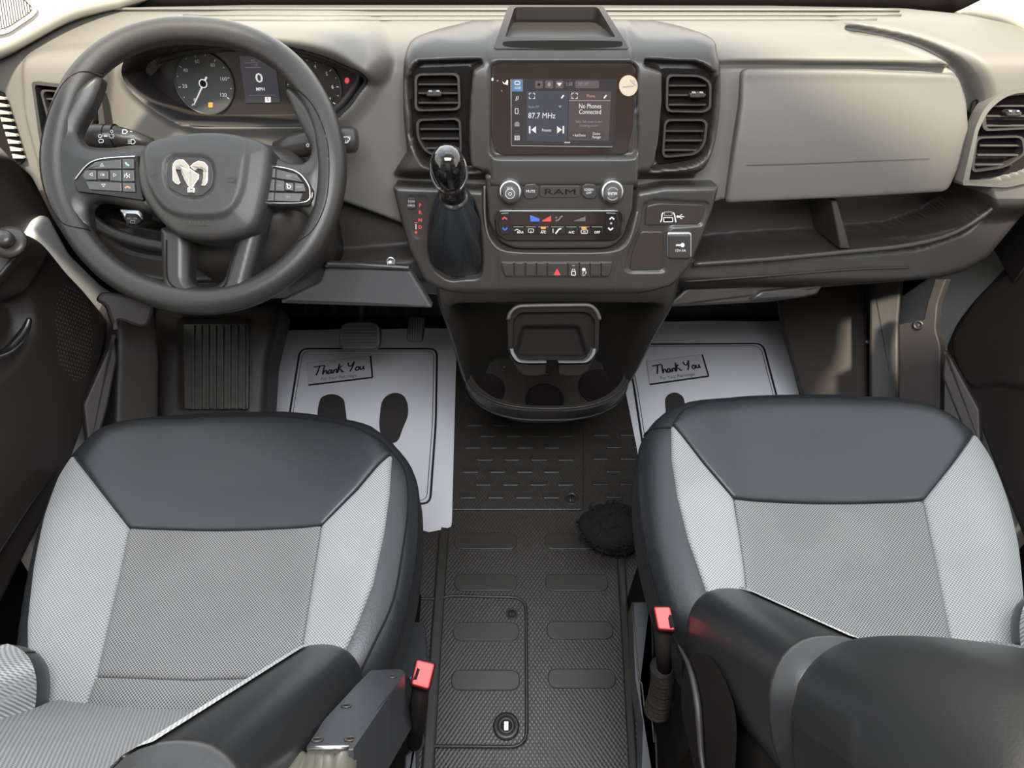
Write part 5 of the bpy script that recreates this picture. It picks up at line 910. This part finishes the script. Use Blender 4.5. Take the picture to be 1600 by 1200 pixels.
# ================================================================ seats
def seat(lab, O, outer, seam, front, ins_l, ins_r, centre, rear, side):
    so = root('cab_seat', (O[0], O[1], 0.0), lab, 'seat', 'two front seats')
    F_ = Frame(O, (0, -.03, 1)); OUT = F_.poly(cr(outer, 5)); SEAMP = F_.poly(cr(seam, 4, False))
    def H(U, V):
        sd = sdist(U, V, OUT)[0]; t = np.clip(sd/.055, 0, 1)
        cu = (OUT[:, 0].min()+OUT[:, 0].max())/2; hw = (OUT[:, 0].max()-OUT[:, 0].min())/2; x = np.abs(U-cu)/hw
        return -.042*(1-np.sqrt(np.clip(1-(1-t)**2, 0, 1)))+.016*sstep(x, .35, .8)-.012*(1-sstep(x, 0, .6))*sstep(sd, .05, .16)
    mk('seat_cushion', relief(F_, resample(OUT, 320), H, step=.006, thick=.085), M_LEATH, so)
    mk('cushion_side', tube(F_.pts(np.column_stack([resample(OUT, 160), np.full(160, -.042)])), .0016, 6, True), M_BLACK, so)
    def panel(nm, pxs, m, up=.006, r_=.008, step=.0035):
        po = resample(F_.poly(rnd(pxs, 3)), 300); tg = np.roll(po, -1, 0)-np.roll(po, 1, 0); tg /= np.linalg.norm(tg, axis=1)[:, None]; sg_ = 1 if area(po) > 0 else -1
        po = po+np.stack([tg[:, 1], -tg[:, 0]], 1)*sg_*.0009; mk(nm, relief(F_, po, lambda U, V: H(U, V)+up, step=step, r=r_, drop=.0050, thick=.01), m, so)
    panel('front_panel', front, M_LEATH); panel('side_insert', ins_l, M_FAB2); panel('side_insert', ins_r, M_FAB2); panel('centre_panel', centre, M_FAB)
    if rear: panel('rear_panel', rear, M_FAB)
    if seam:
        q = resample(SEAMP, 100, False); w_ = H(q[:, 0], q[:, 1]); mk('cushion_seam', tube(F_.pts(np.column_stack([q, w_+.0008])), .0014, 6), M_BLACK, so)
    x0, x1 = OUT[:, 0].min()+O[0], OUT[:, 0].max()+O[0]
    mk('seat_base', [box((x0+.06, .26, .0), (x1-.06, .62, .30), M_BLACK), box((x0+.045, .22, .30), (x1-.045, .66, .505), M_BLACK)], M_BLACK, so)
    return so, F_, H
dS, dF, dH = seat('left seat under the steering wheel, black leather rim with grey fabric centre', (-.415, .45, .60),
  [(12, 1040), (25, 930), (50, 820), (80, 745), (112, 700), (155, 662), (225, 640), (300, 629), (380, 626), (450, 626), (520, 636), (580, 656), (620, 690), (645, 730), (650, 790), (646, 860), (634, 930), (612, 1005), (580, 1065), (530, 1120), (420, 1150), (250, 1155), (90, 1150), (22, 1130)],
  [(112, 714), (122, 700), (160, 671), (230, 653), (330, 646), (430, 646), (520, 658), (590, 688), (617, 714), (634, 740), (638, 790), (630, 860), (615, 940), (585, 1010), (560, 1060)],
  [(119, 713, 2), (140, 690), (170, 670), (230, 655), (330, 648), (430, 648), (510, 657), (555, 671), (590, 690), (612, 713, 2), (560, 772), (504, 824, 2), (350, 824), (204, 826, 2), (160, 768)],
  [(117, 717, 2), (158, 770), (203, 828, 2), (190, 890), (168, 985), (152, 1060), (124, 1130, 2), (62, 1128, 2), (54, 1060), (52, 980), (60, 890), (75, 810), (95, 750)],
  [(613, 717, 2), (610, 780), (602, 840), (585, 920), (560, 985), (530, 1048, 2), (470, 1060), (478, 1000), (492, 910), (505, 826, 2), (562, 775)],
  [(205, 828, 2), (350, 826), (503, 826, 2), (490, 910), (476, 1000), (464, 1057, 2), (300, 1062), (154, 1057, 2), (170, 985), (192, 890)],
  [(153, 1060, 2), (300, 1065), (464, 1060, 2), (448, 1130, 2), (126, 1132, 2)], -1)
pS, pF, pH = seat('right passenger seat, black leather rim with light grey fabric centre', (.483, .48, .60),
  [(1003, 700), (1010, 668), (1035, 638), (1080, 616), (1150, 603), (1240, 599), (1330, 600), (1410, 610), (1475, 632), (1522, 665), (1556, 715), (1585, 790), (1605, 880), (1615, 1000), (1600, 1100), (1400, 1130), (1200, 1120), (1105, 1060), (1050, 960), (1018, 860), (1004, 770)],
  [(1010, 668), (1030, 672), (1046, 676)],
  [(1048, 670, 2), (1066, 645), (1112, 627), (1187, 618), (1262, 617), (1375, 623), (1450, 640), (1517, 680, 2), (1480, 732), (1440, 783, 2), (1300, 781), (1145, 781, 2), (1095, 728)],
  [(1047, 674, 2), (1094, 732), (1143, 784, 2), (1152, 840), (1160, 900), (1166, 1000, 2), (1130, 1000, 2), (1098, 925), (1072, 850), (1056, 785), (1047, 725)],
  [(1519, 683, 2), (1552, 722), (1578, 785), (1592, 850), (1597, 930), (1594, 1060, 2), (1500, 1060, 2), (1484, 990), (1462, 880), (1442, 786, 2), (1482, 734)],
  [(1146, 785, 2), (1300, 784), (1439, 787, 2), (1460, 882), (1482, 990), (1496, 1060, 2), (1340, 1062), (1172, 1050, 2), (1162, 900), (1154, 840)], None, 1)
# backrests
M_FABB = weave('backrest_fabric', (.20, .20, .197), (.045, .045, .045), 1500)
def backrest(so, O, lean, mirror, path, W_, pad_y, up_to, wb):
    ln = math.radians(lean); n = np.array([0, math.cos(ln), math.sin(ln)]); up = np.array([0, -math.sin(ln), math.cos(ln)]); O = np.array(O); ex = np.array([1., 0, 0])
    def L3(x, y, w): return O+ex*x+up*y+n*w
    # slightly hollow centre panel
    g = []; nx, ny = 24, 30; V = []
    for j in range(ny+1):
        for i in range(nx+1):
            a = -1+2*i/nx; b = j/ny; V.append(L3(a*W_*.60, -.03+b*(pad_y+.08), -.03+.012*a*a+.012*math.sin(b*math.pi)))
    F = [[j*(nx+1)+i, j*(nx+1)+i+1, (j+1)*(nx+1)+i+1, (j+1)*(nx+1)+i] for j in range(ny) for i in range(nx)]
    mk('backrest_panel', [Geo(V, F)], M_FABB, so)
    for s in (-1, 1):
        rings = []; rin = []; N = 34
        for j in range(N+1):
            t = j/N; y = -.015+t*(pad_y+.03); k = min(1, math.sqrt(max(0, 1-(1-min(1, y/.07+.22))**2))); cxx = s*(W_*.80+.004*t); a_, b_ = .052*(.35+.65*k), .062*(.25+.75*k)
            if y < .0: a_, b_ = a_*.8, b_*.8
            ang_ = np.linspace(0, 2*math.pi, 33)[:32]
            rings.append(np.array([L3(cxx+a_*abs(math.cos(q))**.85*np.sign(math.cos(q)), y, -.005+b_*abs(math.sin(q))**.85*np.sign(math.sin(q))) for q in ang_]))
        mk('side_bolster', [loft(rings)], M_LEATH2, so)
        # seam and fabric strip on the inner flank
        for nm, qa, ww, m in (('bolster_seam', .50, .0018, M_STACK),):
            q0 = qa*math.pi-s*(-.32)*math.pi*.5
            pts = []
            for j in range(3, N+1):
                r_ = rings[j]; ctr = r_.mean(0); k = int(round((q0 % (2*math.pi))/(2*math.pi)*32)) % 32; pts.append(r_[k]+(r_[k]-ctr)*.01)
            mk(nm, [tube(np.array(pts), ww*.7, 6)], m, so)
        ka = [int(round(((math.pi*(.54+.05*i) if s > 0 else math.pi*(.46-.05*i)) % (2*math.pi))/(2*math.pi)*32)) % 32 for i in range(0, 13, 1)]
        V = []
        for j in range(5, N+1):
            ctr = rings[j].mean(0)
            for k in ka: V.append(rings[j][k]+(rings[j][k]-ctr)*.035)
        nk = len(ka); rows = len(V)//nk; F = [[j*nk+i, j*nk+i+1, (j+1)*nk+i+1, (j+1)*nk+i] for j in range(rows-1) for i in range(nk-1)]
        if s < 0: F = [f[::-1] for f in F]
        mk('bolster_fabric', [Geo(V, F)], M_FAB2, so)
    # upper leather pad
    BF_ = Frame(L3(0, 0, 0), n, (-1, 0, 0)); po = rnd([(-W_, pad_y), (W_, pad_y), (W_*.97, pad_y+.28), (W_*.8, pad_y+.34), (-W_*.8, pad_y+.34), (-W_*.97, pad_y+.28)], .05, 8)
    def hp(U, V):
        x = np.abs(U)/W_; b = (V-pad_y)
        sd = sdist(U, V, po)[0]; t = np.clip(sd/.075, 0, 1)
        return wb-.070*(1-np.sqrt(np.clip(1-(1-t)**2, 0, 1)))-.018*(1-sstep(x, 0, .7))+.01*np.sin(np.clip(b/.3, 0, 1)*math.pi)
    mk('upper_pad', relief(BF_, resample(po, 240), hp, step=.006, thick=.03), M_LEATH2, so)
    q = np.column_stack([np.linspace(-W_*.72, W_*.72, 50), np.full(50, pad_y+.028)+.012*(np.linspace(-1, 1, 50)**2)]); mk('pad_seam', tube(BF_.pts(np.column_stack([q, hp(q[:, 0], q[:, 1])+.0005])), .0016, 6), M_BLACK, so)
    mk('back_shell', [Geo([L3(x, y, w) for x in (-W_*.95, W_*.95) for y in (-.06, pad_y+.33) for w in (-.12, -.05)], [[0, 1, 3, 2], [4, 6, 7, 5], [0, 4, 5, 1], [2, 3, 7, 6], [0, 2, 6, 4], [1, 5, 7, 3]], None, False)], M_BLACK, so)
    for s in (-1, 1):
        q = np.array([(s*W_*.80, pad_y+.34), (s*W_*.8, pad_y+.34)])
backrest(dS, (-.413, .262, .615), 27.6, 1, None, .235, .42, .7, .045)
backrest(pS, (.462, .325, .635), 30, 1, None, .25, .325, .7, .062)
# ---- recliner cover, side rails
def rail(lab, pts_px, z, th=.03, m=M_METAL, nm='side_bracket', par=None):
    fr = Frame((0, 0, z), (0, 0, 1)); return mk(nm, [ppoly(fr, pts_px, -th, 0, .003)], m, par)
rail('', rnd([(987, 940, 3), (1018, 939, 2), (1022, 1005), (1020, 1062, 3), (1003, 1066, 3), (1006, 1108, 3), (1021, 1128, 3), (1027, 1150), (1030, 1260), (1000, 1260), (1004, 1130), (992, 1060)], 3), .42, .05, M_METAL, 'side_bracket', pS)
mk('bracket_edge', tube(np.array([Pz(x, y, .421) for x, y in [(988, 941), (991, 985), (996, 1040), (999, 1064), (1003, 1068), (1007, 1108), (1012, 1116), (1019, 1126), (1022, 1160)]]), .0013, 6), M_STACK, pS)
mk('recliner_cover', [loft([np.array([Px(x, y, xx) for x, y in cr([(1088, 1020), (1070, 1045), (1064, 1100), (1076, 1160), (1096, 1230), (1140, 1240), (1150, 1120), (1120, 1040)], 4)]) for xx in (.205, .215, .235)])], M_BLACK, pS, autos=40)
mk('recliner_highlight', [tube(np.array([Px(x, y, .200) for x, y in cr([(1060, 1008), (1078, 1045), (1090, 1100), (1096, 1180), (1104, 1230)], 5, False)]), [.001+.003*math.sin(i/20*math.pi) for i in range(21)], 8)], M_DARK, pS)  # lighter arc modelled in place of a highlight on the cover
mk('seat_rail', [tube(np.array([Pz(x, y, .30) for x, y in [(1012, 790), (1024, 880), (1045, 980), (1075, 1060)]]), .007, 8)], M_METAL, pS)
mk('seat_rail', [tube(np.array([Pz(x, y, .45) for x, y in [(1010, 800), (1030, 890), (1060, 985)]]), .004, 8)], M_STACK, pS)
mk('seat_rail', [tube(np.array([Pz(x, y, .45) for x, y in [(647, 850), (636, 930), (612, 1015), (600, 1050)]]), .004, 8)], M_STACK, dS)
mk('side_bracket', [ppoly(Frame((0, 0, .46), (0, .3, .95)), rnd([(632, 972, 3), (658, 970, 5), (665, 980, 4), (668, 1050), (640, 1062), (624, 1050)], 3), -.05, 0, .004)], M_METAL, dS)
rail('', rnd([(655, 1120, 2), (660, 1150), (650, 1172), (652, 1260), (628, 1260), (632, 1180), (645, 1168)], 2), .42, .04, M_METAL, 'lower_bracket', dS)
def buckle(lab, top, z, body, slot, n_):
    fr = Frame(Pz(*np.mean(top, 0), z), n_); o = root('seat_belt_buckle', Pz(*body[-1][:2], body[-1][2]), lab, 'buckle', 'red seat belt buckles')
    tp = fr.poly(top); c_ = tp.mean(0); g = [slab(fr, rn, -.03, 0, .002) for rn in (rnd([tuple(c_+(q-c_)*1.10) for q in tp], .004, 4),)]
    mk('buckle_housing', g+[tube(np.array([fr.pts([(*c_, -.028)])[0]]+[Pz(*q) for q in body]), [.0155]+[q_ for q_ in np.linspace(.015, .012, len(body))], 16, ry=[.012]+[.010]*len(body))], M_BLACK, o)
    mk('release_button', [slab(fr, rnd([tuple(c_+(q-c_)*.96) for q in tp], .003, 4), -.004, .003, .0015)], M_RED, o)
    mk('buckle_slot', [ppoly(fr, slot, .0025, .0036, 0)], M_BLACK, o)
    return o, fr
buckle('red and black belt buckle standing by the left seat, beside the armrest bracket', [(651, 1030), (680, 1037), (670, 1078), (642, 1070)], .64, [(655, 1090, .60), (652, 1125, .54), (648, 1160, .47)], [(652, 1043), (656, 1046), (651, 1062), (645, 1062), (648, 1056)], (.12, -.25, .95))
bo, _ = buckle('red and black belt buckle on a corrugated boot beside the right seat', [(1021, 948), (1047, 948), (1055, 986), (1028, 984)], .64, [(1036, 1010, .60), (1038, 1045, .545)], [(1046, 960), (1050, 962), (1054, 980), (1047, 982), (1044, 966)], (-.1, -.25, .95))
pth = cr(np.array([Pz(1034, 1042, .55), Pz(1036, 1062, .52), Pz(1033, 1085, .48), Pz(1026, 1112, .44)]), 12, False); N = len(pth)
mk('corrugated_boot', tube(pth, [.0135+.0022*math.cos(i*math.pi*.75)+.004*i/N for i in range(N)], 20, ry=[.014+.0022*math.cos(i*math.pi*.75)+.003*i/N for i in range(N)]), M_LOW, bo)
# ---- bare armrest bracket beside the left backrest
A0, A1 = P(604, 1046, .86), P(515, 1165, .605); ay = unit(A1-A0); an_ = unit(np.cross((1, 0, 0), ay)); an_ = an_ if an_[1] > 0 else -an_
AF = Frame(A0, an_, (-1, 0, 0))
ab = root('armrest_bracket', A0-an_*.06, 'bare black steel armrest bracket with bolt holes beside the left backrest', 'bracket')
mk('bracket_cover', [ppoly(AF, rnd([(579, 1047, 2), (628, 1045, 4), (633, 1052, 2), (583, 1117), (553, 1162, 2), (550, 1166, 2), (479, 1166, 2), (505, 1125), (556, 1070)], 2), -.006, 0, .001), ppoly(AF, [(629, 1046), (633, 1052), (583, 1117), (552, 1164), (548, 1164), (580, 1116)], -.065, -.001, 0)], M_METAL, ab)
q0 = resample(AF.poly([(633, 1052), (583, 1117), (553, 1162)]), 3, False)
mk('bracket_side', [slab(Frame(A0+np.array([.019, 0, 0]), (1, 0, 0), (0, 1, 0)), np.array([Frame(A0+np.array([.019, 0, 0]), (1, 0, 0), (0, 1, 0)).uv(x, y) for x, y in rnd([(632, 1050, 4), (641, 1075, 4), (645, 1100), (643, 1135), (600, 1210), (556, 1240), (550, 1170)], 3)]), -.003, .001)], M_METAL, ab)
for x, y in ((613, 1058), (541, 1104), (496, 1157), (547, 1156)):
    c = AF.pts([(*AF.uv(x, y, 0), 0)])[0]; mk('bolt_hole', [lathe(c, AF.n, [(.0052, 0), (.0052, .0012), (.0040, .0016), (.0036, .0004), (0, .0004)], 24, squash=(1, 1)), lathe(c, AF.n, [(.0034, .0002), (.0034, .0010), (0, .0010)], 20, M_BLACK)], M_STACK, ab)
mk('bracket_lip', [tube(AF.pts([(*AF.uv(x, y, .0), .0) for x, y in [(480, 1168), (515, 1168), (549, 1167)]]), .0018, 8)], M_SATIN, ab)
for a_, b_, r_ in (((466, 1186), (452, 1230), .0095), ((487, 1184), (476, 1240), .008), ((500, 1180), (492, 1240), .008), ((512, 1184), (508, 1240), .008), ((540, 1182), (530, 1240), .010)):
    c0 = AF.pts([(*AF.uv(*a_, -.012), -.012)])[0]; c1 = AF.pts([(*AF.uv(*b_, -.012), -.012)])[0]; q = np.linspace(0, 1, 10)[:, None]; pp = c0*(1-q)+c1*q
    mk('spring_rod', [tube(pp, [r_*.6]+[r_]*9, 12)], mat('worn_metal', (.30, .28, .22), .4, .8), ab)
# ================================================================ doors
def door(nm, xs_, nx_, pxs, **k):
    fr = Frame((xs_, .8, .6), (nx_, 0, 0), (0, 1, 0)); o = resample(fr.poly(rnd(pxs, 6)), 260); return fr, o
DLf, dl = door('', -.80, 1, [(-260, 250), (-60, 352), (15, 359), (54, 366), (80, 385), (107, 420), (135, 450), (152, 471), (168, 490), (172, 512), (170, 532), (160, 575), (146, 620), (138, 660), (110, 740), (60, 840), (0, 960), (-200, 1200), (-500, 900)])
GRp = DLf.poly(cr([(88, 462), (102, 444), (122, 452), (140, 480), (146, 520), (140, 580), (115, 600), (90, 560), (85, 500)], 4))
PK = DLf.poly(rnd([(-120, 470), (38, 462), (50, 490), (52, 520), (30, 560), (0, 590), (-120, 640)], 12))
AT = DLf.poly(rnd([(-200, 330), (10, 358), (50, 374), (66, 396), (40, 440), (0, 492), (-200, 640)], 14))
def hL(U, V): return .022*inpoly(U, V, AT, .03)-.03*inpoly(U, V, PK, .02)
d1 = mk('door_1', relief(DLf, dl, hL, step=.006, r=.02, thick=.05), M_LOW, kind='structure')
gg = []
for i in range(22):
    for j in range(30):
        u = GRp[:, 0].min()+i*.0085+(j % 2)*.00425; v = GRp[:, 1].min()+j*.0075
        if sdist(np.array([u]), np.array([v]), GRp)[0][0] > .004: gg.append(slab(DLf, np.array([(u-.001, v-.001), (u+.001, v-.001), (u+.001, v+.001), (u-.001, v+.001)]), .0, .0008))
mk('speaker_mesh', gg, mat('mesh_dot', (.09, .08, .07), .5), d1)
lv = mk('pull_lever', [tube(np.array([Px(x, y, -.79) for x, y in cr([(46, 498), (40, 515), (28, 532), (10, 548), (-20, 560)], 5, False)]), [.004+.004*math.sin(i/20*math.pi) for i in range(21)], 10)], M_SATIN, d1)
mk('armrest_cap', [ppoly(Frame(P(0, 420, 1.07), (.35, -.45, .82)), rnd([(-60, 365), (10, 362, 6), (46, 374, 6), (44, 382), (0, 432), (-60, 500)], 5), -.02, 0, .004)], M_STACK, d1)
c = P(13, 378, 1.04); mj = root('mirror_knob', c, 'small black mirror adjuster knob on the left door armrest', 'knob'); mk('knob_base', [lathe(c, (.1, -.4, .9), [(.024, -.004), (.024, .001), (.016, .003), (0, .003)], 24)], M_STACK, mj); mk('knob_cap', [lathe(c, (.1, -.4, .9), [(.008, 0), (.0095, .004), (.0125, .007), (.0125, .014), (.010, .018), (0, .019)], 24)], M_STACK, mj)
DRf, dr = door('', .94, -1, [(2000, 250), (1700, 330), (1612, 368), (1592, 382), (1567, 412), (1547, 434), (1515, 468), (1489, 503), (1473, 540), (1478, 570), (1500, 620), (1526, 668), (1560, 760), (1600, 860), (1700, 1150), (2100, 900)])
RP1 = DRf.poly(cr([(1510, 500), (1560, 440), (1640, 420), (1700, 520), (1640, 600), (1560, 600), (1520, 600), (1495, 545)], 4))
def hR(U, V): return .012*inpoly(U, V, RP1, .012)
d2 = mk('door_2', relief(DRf, dr, hR, step=.006, r=.02, thick=.05), M_LOW, kind='structure')
# sill pieces and seat belt at the left
mk('trim_12', [ppoly(Frame(P(150, 640, 1.36), (.7, -.4, .6)), rnd([(131, 632), (172, 540), (178, 520), (184, 560), (168, 640), (150, 700), (138, 700)], 3), -.02, 0, .004)], M_LOW, kind='structure')
mk('trim_13', [ppoly(Frame(P(1510, 650, 1.36), (-.7, -.4, .6)), rnd([(1475, 545), (1486, 560), (1530, 640), (1532, 690), (1512, 690), (1484, 620), (1472, 590)], 3), -.02, 0, .004)], M_LOW, kind='structure')
sb = mk('seat_belt', tube(np.array([P(-60, 960, 1.05), P(-5, 870, 1.12), P(40, 800, 1.2), P(82, 742, 1.28)]), [.024]*4, 8, ry=[.0012]*4, up=(.5, -.5, .7)), M_DARK); sb['label'] = 'thin black seat belt strap running down between left door and left seat'; sb['category'] = 'seat belt'
# ---- black mop head lying beside the right seat
dm = root('mop_head', Pz(955, 850, 0), 'fluffy black looped mop head lying on the floor beside the right seat', 'mop head')
rng = np.random.RandomState(3); ctr = Pz(957, 826, .06); g = []
V = []; blob = []
for j in range(14):
    th_ = math.pi*j/13
    blob.append(np.array([ctr+np.array([.072*math.sin(th_)*math.cos(a)*(1+.12*math.sin(3*a+j)), .058*math.sin(th_)*math.sin(a)*(1+.12*math.cos(2*a+j)), .045*math.cos(th_)]) for a in np.linspace(0, 2*math.pi, 25)[:24]]))
g.append(loft(blob))
for i in range(330):
    a = rng.uniform(0, 2*math.pi); b = rng.uniform(-.3, 1.3); d = np.array([math.cos(a)*math.cos(b), math.sin(a)*math.cos(b)*.85, math.sin(b)*.75]); p0 = ctr+d*np.array([.066, .060, .05])*rng.uniform(.8, 1.03)
    t1 = unit(rng.normal(size=3)); t2 = unit(np.cross(t1, d)+1e-3); R_ = rng.uniform(.007, .014); s0 = rng.uniform(0, 6)
    q = np.array([p0+(t2*math.cos(s0+k*.55)+d*math.sin(s0+k*.55)*.8)*R_+t1*k*.0016 for k in range(11)]); q[:, 2] = np.maximum(q[:, 2], .004); g.append(tube(q, .0017, 5))
mb = mk('looped_fibres', g, mat('mop_black', (.010, .010, .010), .95), dm); mb['kind'] = 'stuff'
mk('mop_socket', [tube(np.array([ctr+[.055, -.005, .0], ctr+[.10, -.02, .01], ctr+[.16, -.05, .015]]), .012, 12)], M_BLACK, dm)
